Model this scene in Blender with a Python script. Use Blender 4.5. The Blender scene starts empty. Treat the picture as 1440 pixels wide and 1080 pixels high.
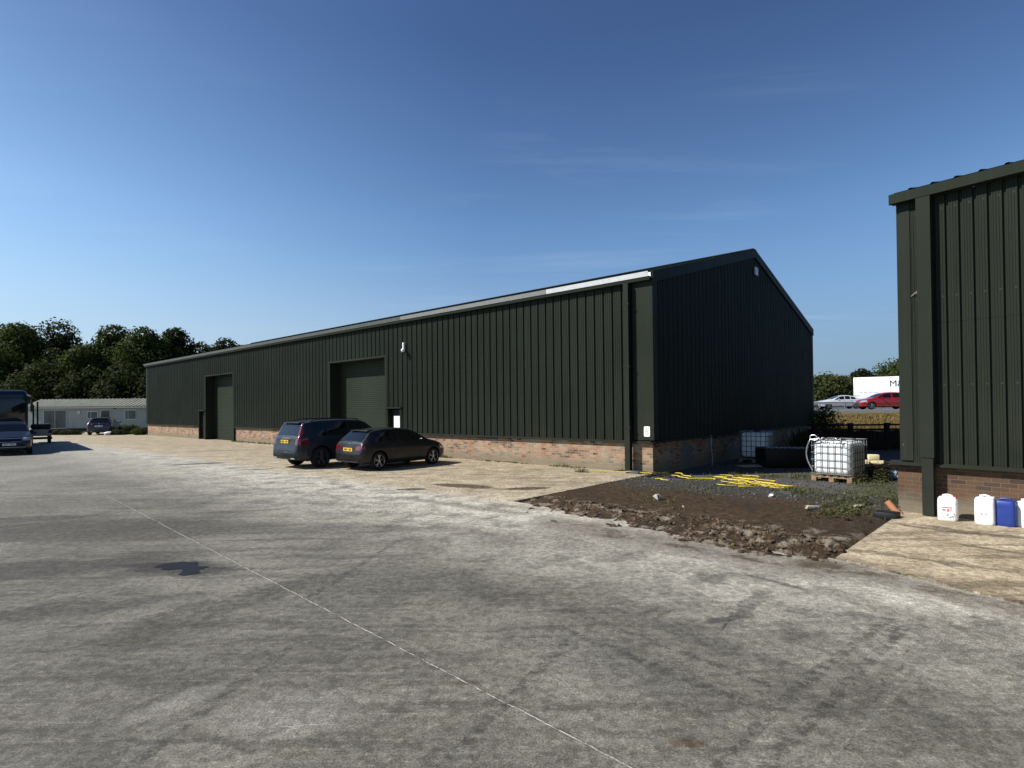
import bpy, bmesh, math, random
import numpy as np
from mathutils import Vector, Matrix, noise as mnoise
random.seed(7)
sc=bpy.context.scene; col=sc.collection
PI=math.pi; sin=math.sin; cos=math.cos

# ------------------------------------------------------------------ camera
H=2.0; F=796.35; PIT=.0111; ROLL=-.01; CY=24.67
cam_d=bpy.data.cameras.new('camera'); cam=bpy.data.objects.new('camera',cam_d); col.objects.link(cam)
cam_d.sensor_fit='HORIZONTAL'; cam_d.sensor_width=36; cam_d.lens=36*F/1440; cam_d.shift_y=CY/1440
cam_d.clip_end=3000; cam_d.clip_start=.05
fw=Vector((0,cos(PIT),sin(PIT))); up0=Vector((0,-sin(PIT),cos(PIT))); rt0=Vector((1,0,0))
rt=rt0*cos(ROLL)+up0*sin(ROLL); up=up0*cos(ROLL)-rt0*sin(ROLL)
cam.matrix_world=Matrix(((rt.x,up.x,-fw.x,0),(rt.y,up.y,-fw.y,0),(rt.z,up.z,-fw.z,H),(0,0,0,1)))
sc.camera=cam
def ray(px,py):
    a=(px-720)/F; b=-(py-540-CY)/F
    return fw+rt*a+up*b
def G(px,py,z=0.0):
    d=ray(px,py); t=(z-H)/d.z
    return Vector((d.x*t,d.y*t,z))
def Gy(px,py,Y):
    d=ray(px,py); t=Y/d.y
    return Vector((d.x*t,Y,H+d.z*t))

# ------------------------------------------------------------------ helpers
def mesh_obj(name,verts,faces,mat=None,parent=None,smooth=False,loc=None,rotz=0):
    me=bpy.data.meshes.new(name); me.from_pydata([tuple(v) for v in verts],[],faces); me.update()
    return link(name,me,mat,parent,smooth,loc,rotz)
def link(name,me,mat=None,parent=None,smooth=False,loc=None,rotz=0):
    o=bpy.data.objects.new(name,me); col.objects.link(o)
    if mat is not None and len(me.materials)==0: me.materials.append(mat)
    if smooth:
        me.polygons.foreach_set('use_smooth',[True]*len(me.polygons))
        try: me.set_sharp_from_angle(angle=math.radians(40))
        except Exception: pass
    if parent is not None: o.parent=parent
    if loc is not None: o.location=loc
    o.rotation_euler.z=rotz
    return o
class MB:
    def __init__(s): s.v=[]; s.f=[]
    def box(s,x0,x1,y0,y1,z0,z1):
        n=len(s.v)
        s.v+=[(x0,y0,z0),(x1,y0,z0),(x1,y1,z0),(x0,y1,z0),(x0,y0,z1),(x1,y0,z1),(x1,y1,z1),(x0,y1,z1)]
        for q in((0,3,2,1),(4,5,6,7),(0,1,5,4),(1,2,6,5),(2,3,7,6),(3,0,4,7)): s.f.append(tuple(n+i for i in q))
        return s
    def obox(s,c,sx,sy,sz,rot=0,tilt=0):
        n=len(s.v); R=Matrix.Rotation(rot,3,'Z')@Matrix.Rotation(tilt,3,'Y')
        for z in(-.5,.5):
            for (x,y) in((-.5,-.5),(.5,-.5),(.5,.5),(-.5,.5)):
                s.v.append(tuple(Vector(c)+R@Vector((x*sx,y*sy,z*sz))))
        for q in((0,3,2,1),(4,5,6,7),(0,1,5,4),(1,2,6,5),(2,3,7,6),(3,0,4,7)): s.f.append(tuple(n+i for i in q))
        return s
    def poly(s,pts):
        n=len(s.v); s.v+=[tuple(p) for p in pts]; s.f.append(tuple(range(n,n+len(pts)))); return s
    def prism(s,pts,dv):
        n=len(s.v); k=len(pts); s.v+=[tuple(p) for p in pts]; s.v+=[tuple(Vector(p)+Vector(dv)) for p in pts]
        s.f.append(tuple(range(n+k-1,n-1,-1))); s.f.append(tuple(range(n+k,n+2*k)))
        for i in range(k): j=(i+1)%k; s.f.append((n+i,n+j,n+k+j,n+k+i))
        return s
    def tube(s,path,r,seg=8,flat=1.0,cap=True):
        path=[Vector(p) for p in path]; n0=len(s.v)
        for i,p in enumerate(path):
            d=(path[min(i+1,len(path)-1)]-path[max(i-1,0)]).normalized()
            a=Vector((0,0,1)) if abs(d.z)<.9 else Vector((1,0,0))
            u=d.cross(a).normalized(); w=u.cross(d).normalized()
            rr=r[i] if isinstance(r,(list,tuple)) else r
            for k in range(seg):
                t=2*PI*k/seg; s.v.append(tuple(p+u*rr*cos(t)+w*rr*flat*sin(t)))
        for i in range(len(path)-1):
            for k in range(seg):
                a=n0+i*seg+k; b=n0+i*seg+(k+1)%seg
                s.f.append((a,b,b+seg,a+seg))
        if cap:
            s.f.append(tuple(n0+k for k in range(seg))[::-1])
            m=n0+(len(path)-1)*seg; s.f.append(tuple(m+k for k in range(seg)))
        return s
    def cyl(s,c,r,axis,length,seg=24):
        a=Vector(axis).normalized(); c=Vector(c)
        return s.tube([c-a*length/2,c+a*length/2],r,seg)
    def build(s,name,mat=None,parent=None,smooth=False,loc=None,rotz=0,bevel=0,bseg=2):
        if bevel:
            bm=bmesh.new(); vs=[bm.verts.new(v) for v in s.v]
            for f in s.f:
                try: bm.faces.new([vs[i] for i in f])
                except ValueError: pass
            bm.normal_update()
            es=[e for e in bm.edges if len(e.link_faces)==2 and e.calc_face_angle(0)>.5]
            bmesh.ops.bevel(bm,geom=es,offset=bevel,segments=bseg,affect='EDGES',profile=.5,clamp_overlap=True)
            me=bpy.data.meshes.new(name); bm.to_mesh(me); bm.free()
            return link(name,me,mat,parent,True,loc,rotz)
        return mesh_obj(name,s.v,s.f,mat,parent,smooth,loc,rotz)
def tag(o,label=None,cat=None,group=None,kind=None):
    if label: o['label']=label
    if cat: o['category']=cat
    if group: o['group']=group
    if kind: o['kind']=kind
    return o
def empty(name,loc,rotz=0):
    o=bpy.data.objects.new(name,None); col.objects.link(o); o.location=loc; o.rotation_euler.z=rotz
    o.empty_display_size=.2
    return o
def copy_tree(o,parent=None):
    c=o.copy(); col.objects.link(c); c.parent=parent
    for ch in list(o.children): copy_tree(ch,c)
    return c
def text_mesh(txt,size,name,mat,parent,loc,rot,ext=.004,sx=1.0,bold=0):
    cu=bpy.data.curves.new('t','FONT'); cu.body=txt; cu.size=size; cu.extrude=ext; cu.align_x='LEFT'; cu.offset=bold
    to=bpy.data.objects.new('t',cu); col.objects.link(to)
    dg=bpy.context.evaluated_depsgraph_get(); dg.update()
    me=bpy.data.meshes.new_from_object(to.evaluated_get(dg)); bpy.data.objects.remove(to)
    o=link(name,me,None,parent); me.materials.clear(); me.materials.append(mat)
    o.location=loc; o.rotation_euler=rot; o.scale=(sx,1,1)
    return o

# ------------------------------------------------------------------ node helper
class N:
    def __init__(s,nt): s.nt=nt
    def n(s,t,**k):
        x=s.nt.nodes.new(t)
        for a,b in k.items(): setattr(x,a,b)
        return x
    def l(s,a,b): s.nt.links.new(a,b)
    def _in(s,sock,v):
        if v is None: return
        if isinstance(v,bpy.types.NodeSocket): s.l(v,sock)
        else:
            if isinstance(v,(tuple,list,Vector)) and len(v)==3 and sock.type=='RGBA': v=(*v,1)
            sock.default_value=v
    def math(s,op,a,b=None,c=None,clamp=False):
        x=s.n('ShaderNodeMath',operation=op); x.use_clamp=clamp
        s._in(x.inputs[0],a); s._in(x.inputs[1],b)
        if c is not None: s._in(x.inputs[2],c)
        return x.outputs[0]
    def vm(s,op,a,b=None,out=0,scale=None):
        x=s.n('ShaderNodeVectorMath',operation=op); s._in(x.inputs[0],a)
        if b is not None: s._in(x.inputs[1],b)
        if scale is not None: s._in(x.inputs['Scale'],scale)
        return x.outputs[out]
    def noise(s,v,scale,detail=4,rough=.55,dist=0,col=False):
        x=s.n('ShaderNodeTexNoise'); s._in(x.inputs['Vector'],v); x.inputs['Scale'].default_value=scale
        x.inputs['Detail'].default_value=detail; x.inputs['Roughness'].default_value=rough; x.inputs['Distortion'].default_value=dist
        return x.outputs['Color' if col else 'Fac']
    def vor(s,v,scale,feature='F1',out='Distance',rnd=1):
        x=s.n('ShaderNodeTexVoronoi',feature=feature); s._in(x.inputs['Vector'],v); x.inputs['Scale'].default_value=scale
        x.inputs['Randomness'].default_value=rnd
        return x.outputs[out]
    def mix(s,f,a,b,blend='MIX'):
        x=s.n('ShaderNodeMix',data_type='RGBA',blend_type=blend); s._in(x.inputs[0],f)
        s._in(x.inputs[6],a); s._in(x.inputs[7],b); return x.outputs[2]
    def ramp(s,v,a,b,lo=0,hi=1,interp='LINEAR'):
        x=s.n('ShaderNodeMapRange'); x.interpolation_type=interp if interp!='S' else 'SMOOTHSTEP'; x.clamp=True
        s._in(x.inputs[0],v); s._in(x.inputs[1],a); s._in(x.inputs[2],b); s._in(x.inputs[3],lo); s._in(x.inputs[4],hi)
        return x.outputs[0]
    def mapping(s,v,loc=(0,0,0),rot=(0,0,0),scale=(1,1,1)):
        x=s.n('ShaderNodeMapping'); s._in(x.inputs[0],v); x.inputs[1].default_value=loc; x.inputs[2].default_value=rot; x.inputs[3].default_value=scale
        return x.outputs[0]
    def bump(s,h,dist=.01,strength=1,nrm=None):
        x=s.n('ShaderNodeBump'); s._in(x.inputs['Height'],h); x.inputs['Distance'].default_value=dist; x.inputs['Strength'].default_value=strength
        if nrm is not None: s.l(nrm,x.inputs['Normal'])
        return x.outputs[0]
def newmat(name):
    m=bpy.data.materials.new(name); m.use_nodes=True; nt=m.node_tree; nt.nodes.clear()
    k=N(nt); out=k.n('ShaderNodeOutputMaterial'); b=k.n('ShaderNodeBsdfPrincipled'); k.l(b.outputs[0],out.inputs[0])
    tc=k.n('ShaderNodeTexCoord')
    k.b=b; k.tc=tc; k.obj=tc.outputs['Object']; k.out=out
    return m,k
def simple(name,colr,rough=.5,metal=0,var=.12,scale=8,spec=.5,bump=0,coat=0,dirt=None):
    m,k=newmat(name)
    n1=k.noise(k.obj,scale,5,.6)
    c=k.mix(k.ramp(n1,.3,.7),tuple(x*(1-var) for x in colr),tuple(min(1,x*(1+var)) for x in colr))
    if dirt:
        c=k.mix(k.ramp(k.noise(k.obj,dirt[1],6,.65),dirt[2],dirt[2]+.15,0,dirt[3]),c,dirt[0])
    k._in(k.b.inputs['Base Color'],c)
    k._in(k.b.inputs['Roughness'],k.ramp(n1,.3,.7,max(0,rough-.06),min(1,rough+.08)))
    k.b.inputs['Metallic'].default_value=metal; k.b.inputs['Specular IOR Level'].default_value=spec
    if coat: k.b.inputs['Coat Weight'].default_value=coat; k.b.inputs['Coat Roughness'].default_value=.04
    if bump: k.l(k.bump(n1,bump),k.b.inputs['Normal'])
    return m
M={}
# ---- dark green coated steel
def green_steel(name,c=(.0185,.0230,.0170),seam=True,rough=.5,screw=None):
    m,k=newmat(name)
    big=k.noise(k.obj,.35,3,.5); st=k.noise(k.mapping(k.obj,scale=(6,6,.25)),1.6,6,.6)
    c1=k.mix(k.ramp(big,.3,.7),tuple(x*.86 for x in c),tuple(x*1.12 for x in c))
    c2=k.mix(k.ramp(st,.52,.75,0,.35),c1,(.034,.038,.031))
    sp=k.vor(k.mapping(k.obj,scale=(1,1,.4)),2.2); c3=k.mix(k.ramp(sp,.022,.012,0,.7),c2,(.13,.14,.12))
    sz=k.n('ShaderNodeSeparateXYZ'); k.l(k.obj,sz.inputs[0])
    dust=k.math('MULTIPLY',k.ramp(sz.outputs[2],2.6,.8),k.ramp(k.noise(k.obj,1.3,6,.7),.35,.75))
    c4=k.mix(k.math('MULTIPLY',dust,.35),c3,(.045,.043,.033))
    if screw:
        pt,x0=screw; fx=k.math('FRACT',k.math('DIVIDE',k.math('SUBTRACT',sz.outputs[0],x0),pt)); dx=k.math('MULTIPLY',k.math('ABSOLUTE',k.math('SUBTRACT',fx,.5)),pt)
        fz=k.math('FRACT',k.math('DIVIDE',sz.outputs[2],1.55)); dz=k.math('MULTIPLY',k.math('ABSOLUTE',k.math('SUBTRACT',fz,.5)),1.55)
        dd=k.math('MAXIMUM',dx,dz); c4=k.mix(k.ramp(dd,.013,.008,0,.7),c4,(.075,.08,.07))
        lap=k.math('ABSOLUTE',k.math('SUBTRACT',sz.outputs[2],3.42)); c4=k.mix(k.ramp(lap,.010,.006,0,.45),c4,(.006,.007,.006))
    k._in(k.b.inputs['Base Color'],c4)
    k._in(k.b.inputs['Roughness'],k.ramp(st,.3,.8,rough-.05,rough+.14))
    k.b.inputs['Specular IOR Level'].default_value=.06
    k.l(k.bump(k.noise(k.obj,.9,2,.5),.02,.6),k.b.inputs['Normal'])
    return m
M['green']=green_steel('green_coated_steel',screw=(.333,.1))
M['green_b']=green_steel('green_coated_steel_fine',screw=(.193,.08))
M['green_flash']=green_steel('green_flashing',(.021,.0255,.019),rough=.5)
M['green_roof']=green_steel('green_roof_steel',(.022,.028,.022))
M['shutter']=green_steel('green_shutter_steel',(.026,.035,.024),rough=.45)
M['gutter_sheen']=simple('gutter_metal_painted_sheen',(.78,.79,.8),.38,.35,.05)  # gutter metal with the specular highlight painted into its base colour
M['gutter_sheen_fade']=simple('gutter_metal_fading_sheen',(.29,.30,.29),.45,.35,.08)  # same gutter metal, painted highlight fading out
M['gutter_no_sheen']=simple('gutter_metal_no_sheen',(.12,.13,.125),.5,.3,.15)  # same gutter metal without the painted highlight
# ---- brick
def brick(name,c1,c2,c3,mort,pale=.6):
    m,k=newmat(name)
    s=k.n('ShaderNodeSeparateXYZ'); k.l(k.obj,s.inputs[0])
    cx=k.math('ADD',s.outputs[0],s.outputs[1]); cb=k.n('ShaderNodeCombineXYZ'); k.l(cx,cb.inputs[0]); k.l(s.outputs[2],cb.inputs[1])
    b=k.n('ShaderNodeTexBrick'); k.l(cb.outputs[0],b.inputs['Vector']); b.offset=.5
    b.inputs['Scale'].default_value=1; b.inputs['Brick Width'].default_value=.225; b.inputs['Row Height'].default_value=.075
    b.inputs['Mortar Size'].default_value=.006; b.inputs['Mortar Smooth'].default_value=.1; b.inputs['Bias'].default_value=0
    b.inputs['Color1'].default_value=(0,0,0,1); b.inputs['Color2'].default_value=(1,1,1,1); b.inputs['Mortar'].default_value=(.5,.5,.5,1)
    w=k.noise(k.mapping(cb.outputs[0],scale=(4.4,13.3,1)),1,1,.5)
    r=k.n('ShaderNodeValToRGB'); k.l(b.outputs['Color'],r.inputs[0]); r.color_ramp.interpolation='CONSTANT'
    e=r.color_ramp.elements; e[0].color=(*c3,1); e[0].position=0; e[1].color=(*c1,1); e[1].position=.2
    for p,cc in((.36,c2),(.5,tuple(x*1.2 for x in c1)),(.64,c1),(.78,tuple((x+y)/2 for x,y in zip(c1,c3))),(.88,c2)):
        x=e.new(p); x.color=(*cc,1)
    fine=k.noise(k.obj,45,5,.65)
    c=k.mix(k.ramp(fine,.3,.7,0,.5),r.outputs[0],k.mix(.5,r.outputs[0],mort))
    c=k.mix(b.outputs['Fac'],c,mort)
    big=k.noise(k.obj,1.6,6,.62)
    eff=k.math('MULTIPLY',k.ramp(big,.42,.7,0,pale),1.0)
    c=k.mix(eff,c,tuple(x*1.05 for x in mort))
    low=k.math('MULTIPLY',k.ramp(k.math('ADD',s.outputs[2],k.math('MULTIPLY',big,-.5)),.16,-.12),.8)
    c=k.mix(low,c,(.20,.175,.125))
    k._in(k.b.inputs['Base Color'],c); k.b.inputs['Roughness'].default_value=.9; k.b.inputs['Specular IOR Level'].default_value=.2
    hh=k.math('SUBTRACT',k.math('MULTIPLY',fine,.3),b.outputs['Fac'])
    k.l(k.bump(hh,.008),k.b.inputs['Normal'])
    return m
M['brick']=brick('red_multi_brick',(.25,.115,.062),(.33,.195,.12),(.035,.027,.027),(.38,.32,.235),.7)
M['brick_dark']=brick('brown_multi_brick',(.095,.046,.028),(.08,.046,.032),(.04,.028,.025),(.145,.108,.068),.35)
# ---- concrete yard
YAW=.7254; C0=Vector((4.2,16.97,0)); YAW2=.8906; D0=Vector((7.155,10.533,0))
def seg_dist(k,p,a,b):
    a=Vector((a.x,a.y,0)); b=Vector((b.x,b.y,0)); d=b-a; L2=d.length_squared
    pa=k.vm('SUBTRACT',p,tuple(a)); t=k.math('DIVIDE',k.vm('DOT_PRODUCT',pa,tuple(d),out=1),L2,clamp=True)
    proj=k.vm('SCALE',tuple(d),scale=t)
    return k.vm('LENGTH',k.vm('SUBTRACT',pa,proj),out=1)
def blob(k,p,px,py,rx,ry,edge=.5,rot=0):
    c=G(px,py)
    q=k.mapping(k.vm('SUBTRACT',p,(c.x,c.y,0)),rot=(0,0,-rot),scale=(1,1,1))
    q=k.vm('MULTIPLY',q,(1/rx,1/ry,0))
    return k.ramp(k.vm('LENGTH',q,out=1),1+edge*.5,1-edge*.5,interp='S')
def concrete(name,apron=False):
    m,k=newmat(name)
    geo=k.n('ShaderNodeNewGeometry'); s=k.n('ShaderNodeSeparateXYZ'); k.l(geo.outputs['Position'],s.inputs[0])
    cb=k.n('ShaderNodeCombineXYZ'); k.l(s.outputs[0],cb.inputs[0]); k.l(s.outputs[1],cb.inputs[1]); P=cb.outputs[0]
    wob=k.vm('SUBTRACT',k.noise(P,1.1,5,.65,col=True),(.5,.5,.5)); Pw=k.vm('ADD',P,k.vm('SCALE',wob,scale=1.1))
    wob2=k.vm('SUBTRACT',k.noise(P,5,4,.6,col=True),(.5,.5,.5)); Pj=k.vm('ADD',P,k.vm('SCALE',wob2,scale=.05))
    # local frame of the big shed
    loc=k.mapping(k.vm('SUBTRACT',P,(C0.x,C0.y,0)),rot=(0,0,YAW))
    locw=k.mapping(k.vm('SUBTRACT',Pw,(C0.x,C0.y,0)),rot=(0,0,YAW))
    sl=k.n('ShaderNodeSeparateXYZ'); k.l(locw,sl.inputs[0]); ly=sl.outputs[1]; lx=sl.outputs[0]
    n1=k.noise(P,.35,5,.6); n2=k.noise(Pw,1.7,7,.68); n3=k.noise(P,11,7,.72); n4=k.noise(P,70,4,.7)
    # scraped streaks, two directions
    st1=k.noise(k.mapping(k.vm('ADD',P,k.vm('SCALE',wob,scale=.5)),rot=(0,0,-.75),scale=(.22,3.2,1)),1.3,7,.65)
    st2=k.noise(k.mapping(k.vm('ADD',P,k.vm('SCALE',wob,scale=.4)),rot=(0,0,.15),scale=(.25,3.6,1)),1.1,7,.65)
    st3=k.noise(k.mapping(P,rot=(0,0,-.6),scale=(.5,11,1)),1.5,5,.7)
    base=k.mix(k.ramp(n2,.33,.67),(.100,.097,.081),(.172,.166,.140))
    base=k.mix(k.ramp(n1,.45,.62,0,.6),base,(.29,.28,.24))
    base=k.mix(k.ramp(st1,.52,.62,0,.6),base,(.070,.064,.052))
    base=k.mix(k.ramp(st2,.54,.66,0,.22),base,(.082,.078,.067))
    base=k.mix(k.ramp(st3,.54,.68,0,.5),base,(.27,.26,.23))
    # pale dusty band in front of the shed and the warm strip close to it
    dusty=k.math('MULTIPLY',k.math('MULTIPLY',k.ramp(ly,-11.0,-7.6),k.ramp(ly,-3.5,-6)),k.ramp(n2,.36,.56,.2,1))
    base=k.mix(k.math('MULTIPLY',dusty,.9),base,(.62,.60,.53))
    far=k.math('MULTIPLY',k.ramp(lx,-5,-18),k.ramp(ly,-22,-9))
    base=k.mix(k.math('MULTIPLY',far,.35),base,(.36,.35,.31))
    warm=k.mix(k.ramp(n2,.35,.65),(.33,.27,.185),(.60,.51,.365))
    warm=k.mix(k.ramp(st2,.5,.66,0,.7),warm,(.155,.12,.078))
    warm=k.mix(k.ramp(n3,.5,.7,0,.35),warm,(.2,.175,.135))
    ap=k.ramp(ly,-7.1,-6.1)
    base=k.mix(k.math('MULTIPLY',ap,.85),base,warm)
    if apron: base=warm
    # stains with shapes of their own
    stains=[(130,745,3.0,.9,.0,.6,(.055,.05,.042),.8),(60,800,1.8,.45,.35,.6,(.05,.046,.04),.85),(255,799,.75,.33,.0,.9,(.022,.021,.019),.97),(215,795,.5,.12,.0,.8,(.03,.028,.025),.9),
            (330,850,1.5,.3,.9,.6,(.06,.055,.045),.6),(70,860,1.2,.25,.4,.6,(.05,.046,.04),.7),(30,730,1.6,.3,.2,.6,(.045,.042,.036),.75),(215,758,.35,.12,.1,.4,(.09,.065,.04),.7),
            (330,720,.9,.12,.2,.5,(.10,.09,.075),.7),(500,745,1.6,.3,.1,.6,(.10,.095,.085),.5),(760,760,2.0,.5,-.6,.7,(.12,.11,.095),.45),
            (650,683,.95,.34,-.4,.25,(.05,.034,.02),.97),(745,687,.55,.24,.2,.25,(.05,.034,.02),.97),(578,688,.38,.19,0,.2,(.05,.04,.028),.95),
            (283,652,.9,.3,.3,.25,(.05,.045,.035),.9),(360,660,.6,.18,.3,.4,(.09,.085,.07),.8),(305,634,2.2,.4,.3,.6,(.15,.13,.10),.6),
            (330,693,.5,.1,0,.4,(.09,.085,.075),.7),(440,672,.6,.1,0,.5,(.1,.09,.08),.6),(1010,905,.8,.15,-.8,.6,(.095,.09,.085),.6),(1060,845,.5,.1,.9,.5,(.085,.08,.075),.7),
            (1020,870,.25,.06,.4,.5,(.06,.058,.058),.8),(1090,818,.35,.05,-1,.5,(.08,.078,.076),.7),(965,1045,.12,.04,0,.5,(.10,.06,.03),.8),
            (655,960,.10,.03,0,.5,(.08,.06,.04),.8),(410,1000,.4,.25,0,.9,(.30,.29,.27),.4),(250,985,.3,.12,.9,.9,(.30,.29,.27),.5),
            (560,820,1.3,.6,0,.8,(.11,.105,.095),.35),(1330,900,.9,.25,-.9,.8,(.09,.085,.08),.4),(850,930,1.0,.3,-.7,.8,(.11,.105,.1),.4),(700,830,1.2,.2,-.8,.8,(.07,.065,.055),.4)]
    if apron: stains=[(1310,745,.7,.06,-.8,.6,(.10,.08,.055),.85),(1390,752,.9,.1,-.8,.6,(.09,.075,.05),.85),(1300,790,1.0,.08,-.7,.7,(.12,.10,.07),.7),(1400,775,.5,.06,-.9,.6,(.11,.09,.065),.8)]
    for (px,py,rx,ry,rot,e,cc,a) in stains:
        mm=blob(k,k.vm('ADD',P,k.vm('SCALE',wob,scale=min(1.2,rx*.9))),px,py,rx,ry,e,rot)
        base=k.mix(k.math('MULTIPLY',k.math('MULTIPLY',mm,a),k.ramp(n3,.2,.6,.55,1)),base,cc)
    # muddy run along the shed-side edge
    brk=k.ramp(n3,.42,.6)
    if not apron:
        for (a,b,w,cc,amt,s_) in [((790,738),(1175,802),.75,(.07,.047,.03),.92,1),((1150,792),(1500,872),.42,(.10,.078,.052),.9,1),((560,700),(735,722),.25,(.13,.11,.085),.7,1),
                              ((1060,812),(1440,905),.2,(.13,.115,.09),.55,1)]:
            d=seg_dist(k,k.vm('ADD',P,k.vm('SCALE',wob,scale=.7)),G(*a),G(*b))
            base=k.mix(k.math('MULTIPLY',k.math('MULTIPLY',k.ramp(d,w,w*.25),amt),k.ramp(n2,.4,.58,.25,1)),base,cc)
    else:
        d=seg_dist(k,k.vm('ADD',P,k.vm('SCALE',wob,scale=.5)),G(1170,790),G(1500,868))
        base=k.mix(k.math('MULTIPLY',k.ramp(d,.45,.1),k.ramp(n2,.38,.56)),base,(.10,.078,.052))
    # tyre marks
    ty=[((1250,870),(1130,960)),((1130,960),(1010,1080)),((1275,880),(1160,990)),((1160,990),(1080,1080)),((420,850),(560,760)),((620,1080),(800,900)),((780,880),(1080,1000)),((800,860),(1120,975)),((0,700),(430,660)),((200,690),(560,655)),((180,1080),(420,900))]
    if not apron:
        for a,b in ty:
            d=seg_dist(k,k.vm('ADD',P,k.vm('SCALE',wob,scale=.12)),G(*a),G(*b))
            base=k.mix(k.math('MULTIPLY',k.ramp(d,.055,.035,0,.5),k.ramp(n3,.40,.55,.1,1)),base,(.050,.047,.042))
        # joints and scratches (pale) and cracks (dark)
        pale=[((480,785),(1010,740),.012,.0),((1385,880),(1265,970),.02,.12),((1265,970),(1150,1085),.02,.12),((0,745),(330,700),.03,.15),((60,843),(170,823),.02,.25),
              ((395,1021),(462,1017),.008,.6),((215,727),(860,1043),.012,.0),((840,800),(1090,760),.012,.25)]
        for a,b,w,amt in pale:
            if amt==0: continue
            d=seg_dist(k,Pj,G(*a),G(*b))
            base=k.mix(k.math('MULTIPLY',k.ramp(d,w,w*.5,0,amt),k.ramp(n3,.35,.55,.35,1)),base,(.50,.49,.45))
        dark=[((455,742),(900,728),.012,.6),((158,700),(905,1083),.010,.55),((1290,900),(1235,975),.012,.6),((1235,975),(1175,1080),.012,.7),((640,700),(1175,812),.01,.4),((905,800),(700,905),.012,.25),((1030,862),(1015,885),.02,.7)]
        for a,b,w,amt in dark:
            d=seg_dist(k,k.vm('ADD',P,k.vm('SCALE',wob2,scale=.16)),G(*a),G(*b))
            base=k.mix(k.math('MULTIPLY',k.ramp(d,w,w*.4,0,amt),k.ramp(n3,.3,.5,.3,1)),base,(.05,.047,.043))
    mot=k.noise(Pw,3.6,8,.8); base=k.mix(k.ramp(mot,.51,.56,0,.28),base,k.mix(1,base,(.55,.54,.51),'MULTIPLY'))
    mot2=k.noise(k.vm('ADD',Pw,(31,7,0)),2.2,9,.82); base=k.mix(k.ramp(mot2,.53,.58,0,.30),base,k.mix(1,base,(1.45,1.44,1.4),'MULTIPLY'))
    # fine grain, pits and white scuffs
    base=k.mix(k.ramp(n3,.48,.55,0,.62),base,k.mix(1,base,(.52,.50,.46),'MULTIPLY'))
    n6=k.noise(k.vm('ADD',P,(9,3,0)),16,8,.85); base=k.mix(k.ramp(n6,.53,.58,0,.68),base,k.mix(1,base,(1.8,1.76,1.66),'MULTIPLY'))
    n5=k.noise(k.mapping(P,rot=(0,0,-.6),scale=(1,3,1)),24,6,.8)
    base=k.mix(k.ramp(n5,.55,.66,0,.30),base,(.34,.325,.28))
    base=k.mix(k.ramp(n4,.45,.55,0,.85),base,k.mix(1,base,(.55,.54,.51),'MULTIPLY'))
    pit=k.vor(k.vm('ADD',P,wob2),5.5); base=k.mix(k.math('MULTIPLY',k.ramp(pit,.07,.04),k.ramp(n2,.5,.6)),base,(.055,.052,.048))
    ck=k.vor(Pw,.55,'DISTANCE_TO_EDGE'); base=k.mix(k.math('MULTIPLY',k.ramp(ck,.010,.004,0,.35),k.ramp(n1,.5,.6)),base,(.06,.057,.05))
    if not apron:
        wj=k.vm('SUBTRACT',k.noise(P,4,5,.7,col=True),(.5,.5,.5)); d=seg_dist(k,k.vm('ADD',P,k.vm('SCALE',wj,scale=.05)),G(150,697),G(900,1086))
        base=k.mix(k.math('MULTIPLY',k.ramp(d,.030,.010,0,.55),k.ramp(n3,.42,.55,.2,1)),base,(.06,.055,.047))
        base=k.mix(k.math('MULTIPLY',k.ramp(d,.0065,.003,0,.85),k.ramp(n3,.42,.52,.1,1)),base,(.60,.58,.51))
    k._in(k.b.inputs['Base Color'],base)
    k._in(k.b.inputs['Roughness'],k.ramp(n2,.3,.7,.72,.92)); k.b.inputs['Specular IOR Level'].default_value=.3
    hsum=k.math('ADD',k.math('MULTIPLY',n3,.6),k.math('MULTIPLY',n4,.35)); hsum=k.math('ADD',hsum,k.math('MULTIPLY',st3,.6))
    k.l(k.bump(hsum,.012,.9),k.b.inputs['Normal'])
    return m
M['yard']=concrete('yard_concrete'); M['slab']=concrete('slab_concrete',True)
def soilmat():
    m,k=newmat('brown_soil')
    P=k.obj; s=k.n('ShaderNodeSeparateXYZ'); k.l(P,s.inputs[0])
    n1=k.noise(P,.9,6,.65); n2=k.noise(P,7,7,.72); n3=k.noise(P,40,4,.7)
    c=k.mix(k.ramp(n2,.35,.65),(.026,.017,.010),(.115,.075,.044))
    c=k.mix(k.ramp(n1,.5,.66,0,.7),c,(.040,.032,.024))
    # clay turned up along the front
    fr=k.math('MULTIPLY',k.ramp(k.math('ADD',s.outputs[1],k.math('MULTIPLY',n1,1.2)),-4.6,-5.4),k.ramp(k.noise(P,3.2,7,.7),.52,.60))
    c=k.mix(k.math('MULTIPLY',fr,.9),c,(.32,.275,.215))
    c=k.mix(k.ramp(n3,.5,.7,0,.4),c,(.10,.075,.05))
    # gravelly towards the back
    gv=k.ramp(k.math('ADD',s.outputs[1],k.math('MULTIPLY',n1,3.0)),-1.9,-.3)
    gr=k.vor(P,38,out='Color'); g2=k.n('ShaderNodeRGBToBW'); k.l(gr,g2.inputs[0])
    gcol=k.mix(k.ramp(g2.outputs[0],.2,.9),(.025,.025,.024),(.11,.108,.10))
    c=k.mix(gv,c,gcol)
    k._in(k.b.inputs['Base Color'],c); k.b.inputs['Roughness'].default_value=.95; k.b.inputs['Specular IOR Level'].default_value=.15
    k.l(k.bump(k.math('ADD',n2,k.math('MULTIPLY',n3,.6)),.09),k.b.inputs['Normal'])
    return m
M['soil']=soilmat()
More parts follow.
